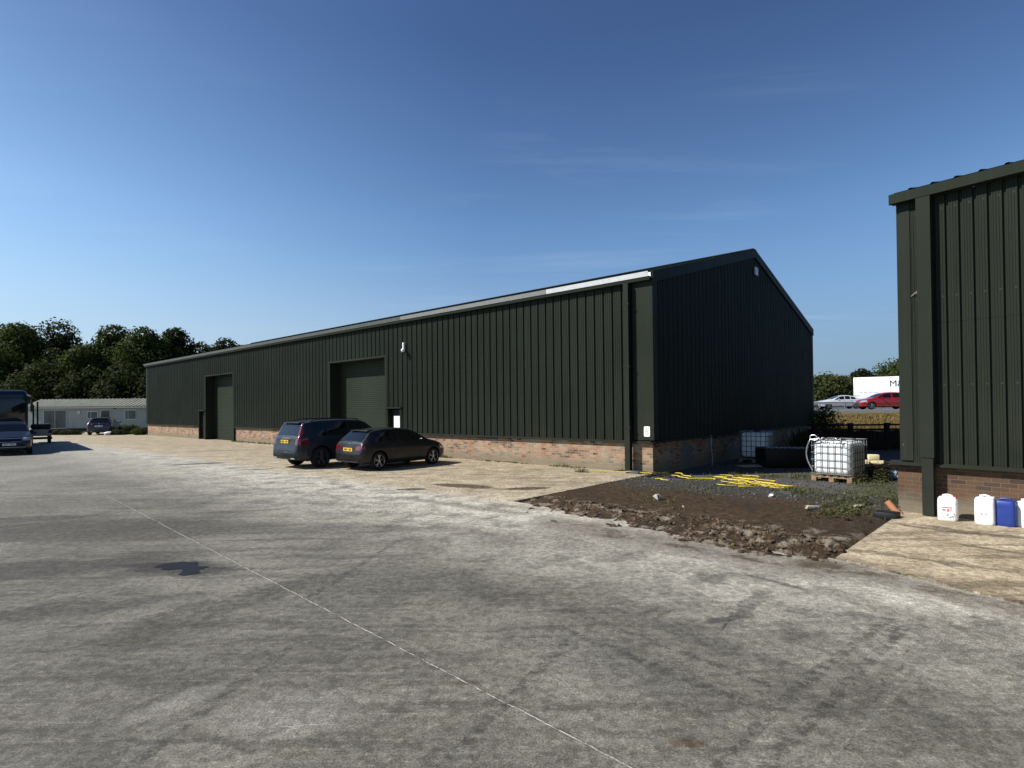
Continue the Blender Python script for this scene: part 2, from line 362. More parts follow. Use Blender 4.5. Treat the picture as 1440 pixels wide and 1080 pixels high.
def gravelmat():
    m,k=newmat('grey_gravel'); P=k.obj
    g=k.vor(P,26,out='Color'); bw=k.n('ShaderNodeRGBToBW'); k.l(g,bw.inputs[0]); d=k.vor(P,26)
    n=k.noise(P,.7,6,.65)
    c=k.mix(k.ramp(bw.outputs[0],.15,.9),(.02,.02,.02),(.11,.108,.10)); c=k.mix(k.ramp(n,.48,.66,0,.75),c,(.055,.045,.03))
    k._in(k.b.inputs['Base Color'],c); k.b.inputs['Roughness'].default_value=.95
    k.l(k.bump(k.math('SUBTRACT',1.0,d),.03),k.b.inputs['Normal'])
    return m
M['gravel']=gravelmat()
def grassy(name,a,b,c3,sc_=1.0):
    m,k=newmat(name); P=k.obj
    n=k.noise(P,.5*sc_,6,.7); n2=k.noise(k.mapping(P,scale=(1,.35,1)),9*sc_,6,.75)
    c=k.mix(k.ramp(n2,.32,.68),a,b); c=k.mix(k.ramp(n,.5,.68,0,.8),c,c3)
    k._in(k.b.inputs['Base Color'],c); k.b.inputs['Roughness'].default_value=.95; k.b.inputs['Specular IOR Level'].default_value=.1
    k.l(k.bump(n2,.15),k.b.inputs['Normal'])
    return m
M['drygrass']=grassy('dry_grass',(.09,.065,.024),(.235,.165,.062),(.075,.075,.026))
M['field']=grassy('field_grass',(.05,.065,.02),(.11,.12,.04),(.16,.14,.06),.4)
def leafmat(name,a,b,tr=.25):
    m,k=newmat(name)
    geo=k.n('ShaderNodeNewGeometry'); n=k.noise(k.obj,.5,3,.6)
    r=geo.outputs['Random Per Island']
    c=k.mix(k.ramp(r,0,1),a,b); c=k.mix(k.ramp(n,.42,.62,0,.6),c,tuple((x+y)*.32 for x,y in zip(a,b)))
    k._in(k.b.inputs['Base Color'],c); k.b.inputs['Roughness'].default_value=.75; k.b.inputs['Specular IOR Level'].default_value=.1
    t=k.n('ShaderNodeBsdfTranslucent'); k.l(k.mix(.5,c,(.10,.13,.02)),t.inputs[0]); mx=k.n('ShaderNodeMixShader'); mx.inputs[0].default_value=tr
    k.l(k.b.outputs[0],mx.inputs[1]); k.l(t.outputs[0],mx.inputs[2]); k.l(mx.outputs[0],k.out.inputs[0])
    return m
M['leaf']=leafmat('tree_leaves',(.016,.026,.008),(.078,.098,.026))
M['leaf_dark']=leafmat('dark_tree_leaves',(.010,.016,.007),(.028,.038,.014))
M['leaf_hedge']=leafmat('hedge_leaves',(.028,.04,.013),(.075,.082,.028))
M['weed']=leafmat('weed_leaves',(.05,.065,.022),(.15,.15,.055),.2)
M['straw']=leafmat('straw_blades',(.13,.092,.034),(.27,.195,.075),.3)
M['bark']=simple('bark',(.06,.045,.03),.9,0,.4,6,.2,.03)
M['asphalt']=simple('motorway_asphalt',(.075,.075,.078),.85,0,.2,3,.3)
M['white_line']=simple('road_line_paint',(.7,.7,.68),.7,0,.08,4)
M['galv']=simple('galvanised_steel',(.42,.43,.44),.42,.75,.15,12)
M['rail']=simple('weathered_barrier_steel',(.46,.46,.44),.8,.0,.1,3)
M['black_wood']=simple('dark_stained_timber',(.018,.015,.012),.85,0,.35,9,.2,.01)
M['tyre']=simple('tyre_rubber',(.012,.012,.012),.8,0,.25,20,.3)
M['rim']=simple('alloy_rim',(.45,.46,.47),.35,.85,.08,20)
M['rim_dark']=simple('dark_alloy_rim',(.13,.135,.14),.35,.8,.1,20)
M['glass']=simple('tinted_glass',(.004,.005,.006),.03,0,.05,3,.6)
M['paint_grey']=simple('dark_grey_blue_paint',(.016,.021,.028),.34,.1,.06,4,.3,coat=.3,dirt=((.09,.085,.07),2,.55,.12))
M['paint_black']=simple('dark_grey_paint',(.013,.014,.015),.34,.1,.06,4,.3,coat=.3,dirt=((.09,.085,.07),2,.55,.12))
M['paint_blue']=simple('navy_paint',(.008,.014,.035),.34,.1,.06,4,.3,coat=.3)
M['paint_dark']=simple('black_paint',(.012,.012,.013),.3,.1,.06,4,.5,coat=1)
M['paint_red']=simple('red_paint',(.28,.006,.012),.3,.15,.05,4,.5,coat=1)
M['paint_silver']=simple('silver_paint',(.62,.64,.66),.35,.15,.05,4,.5,coat=1)
M['trim']=simple('black_plastic_trim',(.014,.014,.015),.65,0,.15,10,.4)
M['chrome']=simple('satin_chrome',(.55,.56,.57),.25,.9,.05,5)
M['red_lens']=simple('red_lamp_lens',(.13,.004,.006),.12,0,.1,8,.6,coat=1)
M['clear_lens']=simple('clear_lamp_lens',(.42,.46,.5),.1,.3,.1,8,.6,coat=1)
M['plate_y']=simple('yellow_plate',(.80,.50,.02),.4,0,.04,8)
M['plate_w']=simple('white_plate',(.7,.7,.7),.4,0,.04,8)
M['ink']=simple('black_print',(.02,.02,.022),.6,0,.1,8)
M['ink_red']=simple('faded_red_print',(.45,.12,.09),.7,0,.2,30)
M['white_paper']=simple('white_sign_board',(.80,.80,.79),.5,0,.03,4)
M['white_paint']=simple('white_trailer_paint',(.82,.82,.82),.4,0,.03,1.5,dirt=((.5,.5,.48),.8,.55,.3))
M['van_wall']=simple('pale_caravan_wall',(.30,.32,.30),.6,0,.08,1.2,dirt=((.2,.2,.17),1.0,.55,.4))
M['van_roof']=simple('pale_caravan_roof',(.36,.36,.30),.7,0,.12,2,dirt=((.24,.24,.19),1.3,.5,.5))
M['upvc']=simple('white_upvc',(.55,.56,.58),.4,0,.04,5)
M['curtain_glass']=simple('dim_window_glass',(.05,.065,.065),.12,0,.4,1.5,.6)
M['ibc']=simple('white_tank_plastic',(.78,.80,.80),.42,0,.05,5,.4,dirt=((.45,.44,.38),2.2,.56,.35))
M['cage']=simple('dull_cage_steel',(.13,.14,.14),.6,.2,.2,12)
M['pallet']=simple('pallet_timber',(.26,.18,.11),.85,0,.3,9,.2,.01)
M['can_white']=simple('white_can_plastic',(.80,.80,.78),.45,0,.04,9,.4,dirt=((.28,.23,.17),9,.58,.55))
M['can_blue']=simple('blue_can_plastic',(.016,.04,.22),.42,0,.12,9,.4,dirt=((.12,.12,.13),7,.6,.5))
M['red_cap']=simple('red_cap_plastic',(.40,.05,.04),.5,0,.1,9)
M['hose_y']=simple('yellow_hose',(.60,.45,.03),.55,0,.2,6,dirt=((.2,.16,.06),5,.5,.6))
M['terracotta']=simple('terracotta_pipe',(.52,.22,.11),.6,0,.12,9)
M['yellow_block']=simple('pale_yellow_block',(.72,.63,.36),.7,0,.1,6)
M['blue_sack']=simple('pale_blue_sack',(.20,.30,.38),.8,0,.4,14,.1,.02)
M['rubble']=simple('pale_rubble',(.45,.38,.27),.9,0,.25,7,.2,.02)
M['stone']=simple('pale_stone',(.36,.33,.29),.9,0,.3,9,.2,.02)
M['stones']=simple('loose_gravel_stones',(.075,.073,.067),.9,0,.45,12,.2)
M['clods']=simple('dry_clay_clods',(.095,.07,.048),.95,0,.6,5,.1,.02)
M['black_plastic']=simple('black_plastic_tank',(.004,.004,.005),.55,0,.2,5,.4)
M['stripe_grey']=simple('grey_sheet',(.07,.075,.085),.5,0,.2,5)
M['water']=simple('puddle_water',(.016,.017,.019),.45,0,.3,5,.06)

# ------------------------------------------------------------------ sun + sky
SUNEL=math.radians(43); SH=Vector((cos(math.radians(6)),sin(math.radians(6)),0))   # direction in which shadows fall
sd=bpy.data.lights.new('sun','SUN'); sd.energy=5.0; sd.angle=math.radians(.5); sd.color=(1,.955,.88)
so=bpy.data.objects.new('sun',sd); col.objects.link(so)
tr=Vector((SH.x*cos(SUNEL),SH.y*cos(SUNEL),-sin(SUNEL))); so.rotation_euler=tr.to_track_quat('-Z','Y').to_euler()
w=bpy.data.worlds.new('World'); sc.world=w; w.use_nodes=True; nt=w.node_tree; nt.nodes.clear(); k=N(nt)
sky=k.n('ShaderNodeTexSky',sky_type='NISHITA'); sky.sun_disc=False; sky.sun_elevation=SUNEL
sky.sun_rotation=math.atan2(-SH.x,-SH.y)
sky.altitude=200; sky.air_density=1.0; sky.dust_density=.35; sky.ozone_density=2.2
tc=k.n('ShaderNodeTexCoord'); 
s=k.n('ShaderNodeSeparateXYZ'); k.l(tc.outputs['Generated'],s.inputs[0])
# thin cirrus wisps, projected on a high layer
zz=k.math('MAXIMUM',s.outputs[2],.03); cbx=k.n('ShaderNodeCombineXYZ'); k.l(k.math('DIVIDE',s.outputs[0],zz),cbx.inputs[0]); k.l(k.math('DIVIDE',s.outputs[1],zz),cbx.inputs[1])
cp=k.mapping(cbx.outputs[0],rot=(0,0,.9),scale=(.35,1.3,1)); c1=k.noise(cp,1.1,8,.62,.6); c2=k.noise(cbx.outputs[0],.35,3,.5)
ci=k.math('MULTIPLY',k.ramp(c1,.50,.74),k.ramp(c2,.46,.60))
ci=k.math('MULTIPLY',ci,k.ramp(s.outputs[2],.02,.14))
zc=s.outputs[2]
tint=k.mix(k.ramp(zc,.30,.55),(.77,.93,1.07),(.50,.62,.81))
tint=k.mix(k.ramp(zc,.58,.92),tint,(.26,.36,.56))
base=k.mix(1.0,sky.outputs[0],tint,'MULTIPLY')
left=k.ramp(s.outputs[0],.75,-.75)
base=k.mix(1.0,base,k.mix(k.ramp(s.outputs[0],-.05,-.7),(1,1,1),(1.5,1.36,1.2)),'MULTIPLY')
hzc=k.mix(left,(1.15,1.95,3.25),(4.2,5.15,6.3))
base=k.mix(k.math('MULTIPLY',k.ramp(zc,.30,.0,0,1,'S'),.82),base,hzc)
skc=k.mix(k.math('MULTIPLY',ci,.24),base,(4.2,5.4,7.2))
bg=k.n('ShaderNodeBackground'); k.l(skc,bg.inputs[0]); bg.inputs[1].default_value=.085
wo=k.n('ShaderNodeOutputWorld'); k.l(bg.outputs[0],wo.inputs[0])
sc.view_settings.view_transform='Standard'; sc.view_settings.look='None'; sc.view_settings.gamma=1; sc.view_settings.exposure=0.5
try: sc.view_settings.use_curve_mapping=False
except Exception: pass


# ------------------------------------------------------------------ ground
def loc2w(x,y,z=0,C=C0,yaw=YAW): return Vector((C.x+x*cos(yaw)+y*sin(yaw),C.y-x*sin(yaw)+y*cos(yaw),z))
def w2loc(p,C=C0,yaw=YAW):
    d=p-C; return (d.x*cos(yaw)-d.y*sin(yaw), d.x*sin(yaw)+d.y*cos(yaw))
P1=G(738,707); E1=G(1175,786); E2=G(1262,726)
l1=w2loc(P1)
cor=loc2w(.05,0); P1=loc2w(.05,l1[1])
yp=[(-90,-25,0),(30,-25,0),(30,-8,0)]+[tuple(E2+Vector((3,3,0))),tuple(E2),tuple(E1),tuple(P1),tuple(loc2w(.05,1.0)),tuple(loc2w(-46.9,1.0)),(-36,56,0),(-90,60,0)]
mb=MB(); mb.prism([(x,y,-.16) for x,y,z in yp],(0,0,.16)); o=mb.build('yard_ground',M['yard']); tag(o,kind='structure')
o=mesh_obj('field_ground',[(-700,-300,-.2),(900,-300,-.2),(900,1200,-.2),(-700,1200,-.2)],[(0,1,2,3)],M['field']); tag(o,kind='structure')
o=mesh_obj('gravel_ground',[(-4,8,-.07),(4.2,5.2,-.07),(30,5.2,-.07),(42,31,-.07),(4,31,-.07)],[(0,1,2,3,4)],M['gravel']); tag(o,kind='structure')
# right-hand slab, a little proud of the yard
fr2=G(1560,880); sp=[E1,fr2,fr2+Vector((3,1.5,0)),loc2w(8,.6,0,D0,YAW2),loc2w(-.1,.6,0,D0,YAW2),E2]
mb=MB(); mb.prism([(p.x,p.y,-.1) for p in sp],(0,0,.118)); o=mb.build('concrete_slab',M['slab']); tag(o,kind='structure')
# soil patch as a height field in the shed's frame
def fbm(x,y,sc_,oc=4,seed=0):
    v=0;a=1
    for i in range(oc):
        v+=a*mnoise.noise(Vector((x*sc_*(2**i)+seed,y*sc_*(2**i)-seed,seed*.7+i*3.1))); a*=.52
    return v
xs=np.arange(-.9,10.6,.035); ys=np.arange(min(l1[1],w2loc(E1)[1])-2.0,-.1,.035)
e1=w2loc(E1); e2=w2loc(E2)
V=[];FA=[]
for j,y in enumerate(ys):
    for i,x in enumerate(xs):
        n=fbm(x,y,.8,3,3); f=fbm(x,y,3.2,4,9); f2=fbm(x,y,8,3,21)
        h=.012+.02*n+.012*f
        fy=l1[1]+(e1[1]-l1[1])*min(1,max(0,x/e1[0]))+.38     # front ridge line
        dr=(y-fy-.25*n)/.42
        ridge=math.exp(-dr*dr)*(.25+.75*min(1,max(0,(x-.3)/3.0)))
        rg_=1-abs(fbm(x*.6+y*.5,y*1.6-x*.4,4.2,3,33)); h+=ridge*(.012+.085*max(0,rg_-.55)/.45+.05*abs(f)+.05*max(0,f2)+.025*n)
        dr2=(y-fy-1.3-.3*n)/.5
        h+=math.exp(-dr2*dr2)*(.04*abs(f)+.04*max(0,rg_-.6))
        # fades under the yard in front and at the left edge
        yl=l1[1]+(e1[1]-l1[1])*min(1,max(0,x/e1[0])); front=(y-(yl-.62-.55*n-.45*f+.35*max(0,1-x)))/.35
        m_=min(1,max(0,front))
        left=min(1,max(0,(x-.15-.25*(l1[1]+.6-y)+.35*n+.35*f)/.35)) if y<l1[1]+.9 else min(1,max(0,(x-.03)/.12))
        # right edge: slab line e1->e2
        t=(y-e1[1])/(e2[1]-e1[1]); xr=e1[0]+(e2[0]-e1[0])*t
        right=min(1,max(0,(xr+.06+.22*f+.12*n-x)/.25))
        back=min(1,max(0,(-.35-y)/.8))
        mm=m_*left*right
        z=h*mm-.05*(1-mm)
        if y>l1[1]+.9: z=min(z,.012) if x>.2 else z
        z=z*back+(-.09)*(1-back) if back<1 else z
        V.append((x,y,z))
nx=len(xs)
for j in range(len(ys)-1):
    for i in range(nx-1):
        a=j*nx+i
        if max(V[a][2],V[a+1][2],V[a+nx][2],V[a+nx+1][2])<-.049 and V[a][1]<min(l1[1],e1[1])-.05: continue
        FA.append((a,a+1,a+nx+1,a+nx))
o=mesh_obj('soil_ground',V,FA,M['soil'],None,True,C0,-YAW); tag(o,kind='structure')
# clods and stones strewn (stuff)
def rockverts(mb,c,r,seed,sq=.7):
    rnd=random.Random(seed); n=len(mb.v); 
    ico=[(0,0,1),(.89,0,.45),(.28,.85,.45),(-.72,.53,.45),(-.72,-.53,.45),(.28,-.85,.45),(.72,.53,-.45),(-.28,.85,-.45),(-.89,0,-.45),(-.28,-.85,-.45),(.72,-.53,-.45),(0,0,-1)]
    fs=[(0,1,2),(0,2,3),(0,3,4),(0,4,5),(0,5,1),(1,6,2),(2,7,3),(3,8,4),(4,9,5),(5,10,1),(2,6,7),(3,7,8),(4,8,9),(5,9,10),(1,10,6),(6,11,7),(7,11,8),(8,11,9),(9,11,10),(10,11,6)]
    R=Matrix.Rotation(rnd.random()*6.28,3,'Z')@Matrix.Rotation(rnd.random()*1,3,'X'); ax=(1,.6+rnd.random()*.4,sq*(.6+rnd.random()*.5))
    for v in ico:
        p=R@Vector((v[0]*ax[0],v[1]*ax[1],v[2]*ax[2]))*r*(.75+.5*rnd.random()); mb.v.append(tuple(Vector(c)+p))
    mb.f+=[tuple(n+i for i in f) for f in fs]
hmap={}
def soil_z(x,y):
    i=int(round((x-xs[0])/.035)); j=int(round((y-ys[0])/.035))
    if 0<=i<nx and 0<=j<len(ys): return V[j*nx+i][2]
    return -.07
mb=MB(); rnd=random.Random(3)
for q in range(900):
    x=.1+8.5*rnd.random()**.6; y=l1[1]+(e1[1]-l1[1])*x/e1[0]+.2+rnd.gauss(0,.45)
    z=soil_z(x,y)
    if z<-.03: continue
    rockverts(mb,(x,y,z+.01),rnd.choice([.010,.013,.018,.02,.03,.045]) ,q,.8)
o=mb.build('turned_soil_clods',M['clods'],None,False,C0,-YAW); tag(o,'turned brown and pale clods of clay along the front edge of the bare soil','soil clods',kind='stuff')
mb=MB()
for q in range(6500):
    x=rnd.uniform(.1,15); y=rnd.uniform(-6,6) if q%3 else rnd.uniform(-3,0)
    wp=loc2w(x,y)
    if x<.2 and y>0: continue
    t=(y-e1[1])/(e2[1]-e1[1]); xr=e1[0]+(e2[0]-e1[0])*t
    if y<0 and x>xr-.1: continue
    if y<-1.2 and q%3: continue
    if w2loc(wp,D0,YAW2)[0]>-.15 and w2loc(wp,D0,YAW2)[1]>-.2: continue
    rockverts(mb,(x,y,soil_z(x,y) if y<-.3 else -.06),rnd.choice([.012,.018,.02,.03,.045]),q+9000,.7)
for q in range(900):
    x=rnd.uniform(-14,1); y=l1[1]+rnd.uniform(-3.0,2)
    rockverts(mb,(x,y,.0),rnd.choice([.006,.01,.014]),q+19000,.7)
o=mb.build('loose_stones',M['stones'],None,False,C0,-YAW); tag(o,'loose grey stones scattered over the gravel and bare soil','loose stones',kind='stuff')
# puddle: a thin wet film
c=G(262,798); pts=[]
shape=[(205,796),(222,790),(245,788),(272,787),(290,788),(283,793),(303,797),(290,803),(297,808),(272,812),(252,811),(247,805),(228,802),(215,799)]
for i in range(len(shape)):
    a=shape[i]; b=shape[(i+1)%len(shape)]
    for t in(0,.33,.66):
        g=G(256+(a[0]+(b[0]-a[0])*t-256)*.72,799.5+(a[1]+(b[1]-a[1])*t-799.5)*.72); j=mnoise.noise(g*6)*.09; pts.append((g.x+j,g.y+j,.004))
o=mesh_obj('puddle',pts,[tuple(range(len(pts)))[::-1]],M['water']); 
if o.data.polygons[0].normal.z<0: o.data.flip_normals()
tag(o,kind='structure')

# ------------------------------------------------------------------ steel sheds (local: x along the front, front faces -y)
def profile(a,b,pitch,tw,sw,dep,minor=True,phase=0.0):
    """wide crowns (offset -dep) with narrow troughs (0); returns [(x,off)]"""
    pts=[]; x=math.floor((a-phase)/pitch)*pitch+phase
    while x<b:
        seq=[(0,-dep),(.0,-dep)]
        cw=pitch-tw-2*sw
        seq=[(0,-dep)]
        if minor:
            for m in(.20,.48,.76):
                a_=cw*.055; seq+=[(cw*m-a_,-dep),(cw*m-a_*.2,-dep+.009*pitch/.333),(cw*m+a_,-dep+.009*pitch/.333),(cw*m+a_*1.8,-dep)]
        seq+=[(cw,-dep),(cw+sw,0),(cw+sw+tw,0)]
        pts+=[(x+u,v) for u,v in seq]
        x+=pitch
    pts=sorted(pts)
    def at(t):
        for i in range(len(pts)-1):
            if pts[i][0]<=t<=pts[i+1][0]:
                d=pts[i+1][0]-pts[i][0]; f=(t-pts[i][0])/d if d>1e-9 else 0
                return pts[i][1]*(1-f)+pts[i+1][1]*f
        return 0
    r=[(a,at(a+1e-4))]+[p for p in pts if a+1e-4<p[0]<b-1e-4]+[(b,at(b-1e-4))]
    return r
def strip(mb,pr,zb,zt,axis='x',base=0,sgn=1):
    n=len(mb.v)
    for x,o in pr:
        zbb=zb(x) if callable(zb) else zb; ztt=zt(x) if callable(zt) else zt
        if axis=='x': mb.v+=[(x,base+sgn*o,zbb),(x,base+sgn*o,ztt)]
        else: mb.v+=[(base+sgn*o,x,zbb),(base+sgn*o,x,ztt)]
    for i in range(len(pr)-1):
        a=n+2*i; mb.f.append((a,a+2,a+3,a+1) if (axis=='x') else (a,a+2,a+3,a+1))
def wall_at(px,C,yaw,off=0):
    """x (local) where the pixel column px at horizon height meets the front wall plane"""
    d=ray(px,571); dx,dy=d.x,d.y
    # solve C + x*(cos,-sin) + off*(sin,cos) = t*(dx,dy)
    ax,ay=cos(yaw),-sin(yaw); ox,oy=C.x+off*sin(yaw),C.y+off*cos(yaw)
    det=ax*(-dy)-(-dx)*ay
    x=(-ox*(-dy)+dx*(-oy))/det if False else ((-ox)*(-dy)-(-dx)*(-oy))/det
    return x
def wall_z(px,py,C,yaw,off=0):
    d=ray(px,py); ax,ay=cos(yaw),-sin(yaw); n=Vector((sin(yaw),cos(yaw),0))
    t=(n.x*C.x+n.y*C.y+off)/(n.x*d.x+n.y*d.y)
    p=Vector((d.x*t,d.y*t)); x=(p.x-C.x)*ax+(p.y-C.y)*ay
    return x,H+d.z*t
EV=5.96; PL=.95; W=17.8; RG=8.40; L=47.0
shed=empty('warehouse',C0,-YAW); tag(shed,'long dark green steel clad warehouse on a red brick plinth with two roller doors','warehouse')
d2a,_z=wall_z(465.5,560,C0,YAW); d2b,_z=wall_z(545,560,C0,YAW); _x,d2z=wall_z(544.7,502,C0,YAW)
d1a,_z=wall_z(290.5,560,C0,YAW); d1b,_z=wall_z(330,560,C0,YAW); _x,d1z=wall_z(330,525,C0,YAW)
p2b,_z=wall_z(566.5,590,C0,YAW); _x,p2z=wall_z(560,574.5,C0,YAW); p2a=d2b+.06
p1a,_z=wall_z(281.5,590,C0,YAW); _x,p1z=wall_z(285,578,C0,YAW); p1b=d1a-.06
print('doors',d2a,d2b,d2z,d1a,d1b,d1z,p2a,p2b,p2z,p1a,p1b,p1z)
cf=-.58   # corner flashing width
pitch=.333
mb=MB(); PRO=-.05
def fw_strip(a,b,zb): strip(mb,profile(a,b,pitch,.048,.018,.042,True,.1),zb,EV-.02,'x',PRO)
openings=[(p1a,d1a,'p1'),(d1a,d1b,'d1'),(d2a,d2b,'d2'),(d2b,p2b,'p2')]
fw_strip(-L+.12,p1a,PL); fw_strip(p1a,d1a,p1z); fw_strip(d1a,d1b,d1z); fw_strip(d1b,d2a,PL); fw_strip(d2a,d2b,d2z); fw_strip(d2b,p2b,p2z); fw_strip(p2b,cf,PL)
mb.build('wall_cladding',M['green'],shed)
ridge=lambda y: EV+(RG-EV)*(1-abs(y-W/2)/(W/2))
mb=MB(); strip(mb,profile(.12,W-.12,pitch,.045,.022,.034,True),PL,lambda y:ridge(y)-.06,'y',.05,-1)
mb.build('gable_cladding',M['green'],shed)
# back and far walls (plain profiled)
mb=MB(); strip(mb,profile(-L+.1,-.1,pitch,.045,.022,.034,False),PL,EV,'x',W+.05,-1)
strip(mb,profile(.12,W-.12,pitch,.045,.022,.034,False),PL,lambda y:ridge(y)-.06,'y',-L-.05,1); mb.build('rear_cladding',M['green'],shed)
# plinth
mb=MB()
for a,b in((-L,p1a-.03),(d1b+.04,d2a-.04),(p2b+.03,0)): mb.box(a,b,0,.2,-.2,PL)
mb.box(-.2,0,.2,W,-.2,PL); mb.box(-L,0,W,W+.2,-.2,PL-.004); mb.box(-L,-L+.2,.2,W,-.2,PL)
mb.build('brick_plinth',M['brick'],shed)
# sill flashing
mb=MB()
for a,b in((-L,p1a-.03),(d1b+.04,d2a-.04),(p2b+.03,0)):
    mb=MB(); mb.prism([(a,.0,PL+.03),(a,-.115,PL+.002),(a,-.115,PL-.05),(a,-.10,PL-.05),(a,-.10,PL-.008),(a,.0,PL+.012)],(b-a,0,0)); mb.build('sill_flashing',M['green_flash'],shed)
mb=MB(); mb.prism([(0,0,PL+.03),(.115,0,PL+.002),(.115,0,PL-.05),(.10,0,PL-.05),(.10,0,PL-.008),(0,0,PL+.012)],(0,W,0))
mb.build('sill_flashing',M['green_flash'],shed)
# corner flashing
mb=MB(); mb.box(cf,.10,-.098,-.09,PL+.04,EV-.04); mb.box(.092,.10,-.088,.20,PL+.04,EV); mb.box(.055,.092,.19,.20,PL+.04,EV)
mb.box(cf-.004,cf+.004,-.088,-.03,PL+.04,EV-.04)
mb.build('corner_flashing',M['green_flash'],shed)
mb=MB(); mb.box(-L-.10,-L+.22,-.098,-.09,PL+.04,EV-.04); mb.box(-L-.108,-L-.10,-.098,.2,PL+.04,EV); mb.build('corner_flashing',M['green_flash'],shed); mb=MB(); mb.box(.092,.10,W-.2,W+.1,PL+.04,EV-.05); mb.build('corner_flashing',M['green_flash'],shed)
# roof: profiled sheets on both slopes
def roofslope(y0,y1,z0,z1,a,b,pt):
    m_=MB(); pr=profile(a,b,pt,.14,.03,.0,False); n=0
    x=a
    P_=[]
    while x<b:
        P_+=[(x,0),(x+pt-.09,0),(x+pt-.07,.024),(x+pt-.035,.024),(x+pt-.015,0)]; x+=pt
    P_=[p for p in P_ if p[0]<=b]+[(b,0)]
    for x,h in P_: m_.v+=[(x,y0,z0+h),(x,y1,z1+h)]
    for i in range(len(P_)-1): m_.f.append((2*i,2*i+2,2*i+3,2*i+1))
    return m_
sl=(RG-EV)/(W/2)
r1=roofslope(-.08,W/2,EV+.06,RG+.08,-L-.1,.12,.333); r2=roofslope(W+.1,W/2,EV+.06,RG+.08,-L-.1,.12,.333)
n=len(r1.v); r1.v+=r2.v; r1.f+=[tuple(n+i for i in f)[::-1] for f in r2.f]
r1.box(-L-.1,.12,W/2-.2,W/2+.2,RG+.085,RG+.12)
r1.build('roof',M['green_roof'],shed)
# gutter lengths, sun sheen painted into their colour and fading leftward, with dark lip
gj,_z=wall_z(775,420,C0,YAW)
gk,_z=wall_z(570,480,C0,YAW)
for a,b,mm,nm in((gj,.06,'gutter_sheen','gutter length at the gable corner with sun sheen painted into its colour'),(gk,gj-.02,'gutter_sheen_fade',None),(-L-.12,gk-.02,'gutter_no_sheen',None)):
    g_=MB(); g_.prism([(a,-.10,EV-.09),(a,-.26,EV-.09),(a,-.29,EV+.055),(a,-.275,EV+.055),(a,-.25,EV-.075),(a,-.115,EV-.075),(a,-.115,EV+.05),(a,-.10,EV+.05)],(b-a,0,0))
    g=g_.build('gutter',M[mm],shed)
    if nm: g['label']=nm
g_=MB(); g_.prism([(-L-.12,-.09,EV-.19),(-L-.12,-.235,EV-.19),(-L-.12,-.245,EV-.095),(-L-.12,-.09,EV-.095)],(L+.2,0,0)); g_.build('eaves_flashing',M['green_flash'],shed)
# verge flashing on the gable
def verge(x0,x1,dz=.34):
    m_=MB()
    for y0,y1 in((-.12,W/2),(W/2,W+.12)):
        za,zb=EV+.11+(sl*y0 if y0<1 else (RG-EV)),0
        zA=ridge(min(max(y0,0),W))+.11+(0 if 0<=y0<=W else -.03); zB=ridge(min(max(y1,0),W))+.11+(0 if 0<=y1<=W else -.03)
        m_.prism([(x0,y0,zA-dz),(x0,y1,zB-dz),(x0,y1,zB),(x0,y0,zA)],(x1-x0,0,0))
    return m_
verge(.106,.135).build('verge_flashing',M['green_flash'],shed)
verge(-L-.135,-L-.106).build('verge_flashing',M['green_flash'],shed)
# downpipe
pa,_z=wall_z(889,560,C0,YAW); pb,_z=wall_z(896,560,C0,YAW); print('pipe',pa,pb,wall_z(903,560,C0,YAW),wall_z(917,560,C0,YAW))
mb=MB(); pw=.17; pc=-.70; mb.box(pc-pw/2,pc+pw/2,-.29,-.125,.03,EV-.19)
dp=mb.build('downpipe',M['green_flash'],shed)
mb=MB(); 
for z in(1.35,3.2,5.1): MB().box(pc-pw/2-.03,pc+pw/2+.03,-.295,-.09,z,z+.04).build('pipe_bracket',M['green_flash'],dp)
# doors
REV=.52
def roller(a,b,zt,seed,nm):
    sh=MB(); z=0.03; n=0; zt2=zt-.02
    pts=[]
    while z<zt2: pts+=[(z,0),(z+.012,.014),(z+.075,.018),(z+.088,.004)]; z+=.095
    for (z,o_) in pts: sh.v+=[(a+.06,REV-o_,z),(b-.06,REV-o_,z)]
    for i in range(len(pts)-1): sh.f.append((2*i,2*i+1,2*i+3,2*i+2))
    s_=sh.build('roller_door',M['shutter'],shed)
    MB().box(a-.02,a+.06,-.098,REV+.03,-.1,zt).build('door_reveal',M['green_flash'],s_); MB().box(b-.06,b+.02,-.098,REV+.03,-.1,zt).build('door_reveal',M['green_flash'],s_)
    f=MB(); f.box(a-.10,a-.023,-.105,-.06,0,zt+.07); f.box(b+.023,b+.10,-.105,-.06,p2z+.07 if nm==2 else 0,zt+.07); f.box(a-.02,b+.02,-.105,-.06,zt-.01,zt+.07); f.build('door_frame',M['green_flash'],s_)
    f=MB(); f.box(a+.061,b-.061,REV-.10,REV-.02,.0,.07); f.build('bottom_rail',M['green_flash'],s_)
    f=MB(); f.box(a-.015,b+.015,-.055,REV+.2,zt-.03,zt-.015); f.build('door_lintel',M['green_flash'],s_)
    return s_
roller(d2a,d2b,d2z,1,2); roller(d1a,d1b,d1z,2,1)
def pdoor(a,b,zt,notice=False):
    d_=MB(); d_.box(a+.08,b-.08,.10,.15,.04,zt-.06); dd=d_.build('side_door',M['green_flash'],shed)
    f=MB(); f.box(a+.0,a+.079,-.11,.2,-.05,zt); f.box(b-.079,b,-.11,.2,-.05,zt); f.build('door_frame',M['green_flash'],dd)
    f=MB(); f.box(a-.04,b+.05,-.16,.2,zt+.001,zt+.06); f.build('door_canopy',M['green_flash'],dd)
    f=MB(); f.tube([(a+.16,.09,1.0),(a+.16,.04,1.0),(a+.28,.04,1.0)],.012,8); f.build('handle',M['chrome'],dd)
pdoor(p2a,p2b,p2z); pdoor(p1a,p1b,p1z)
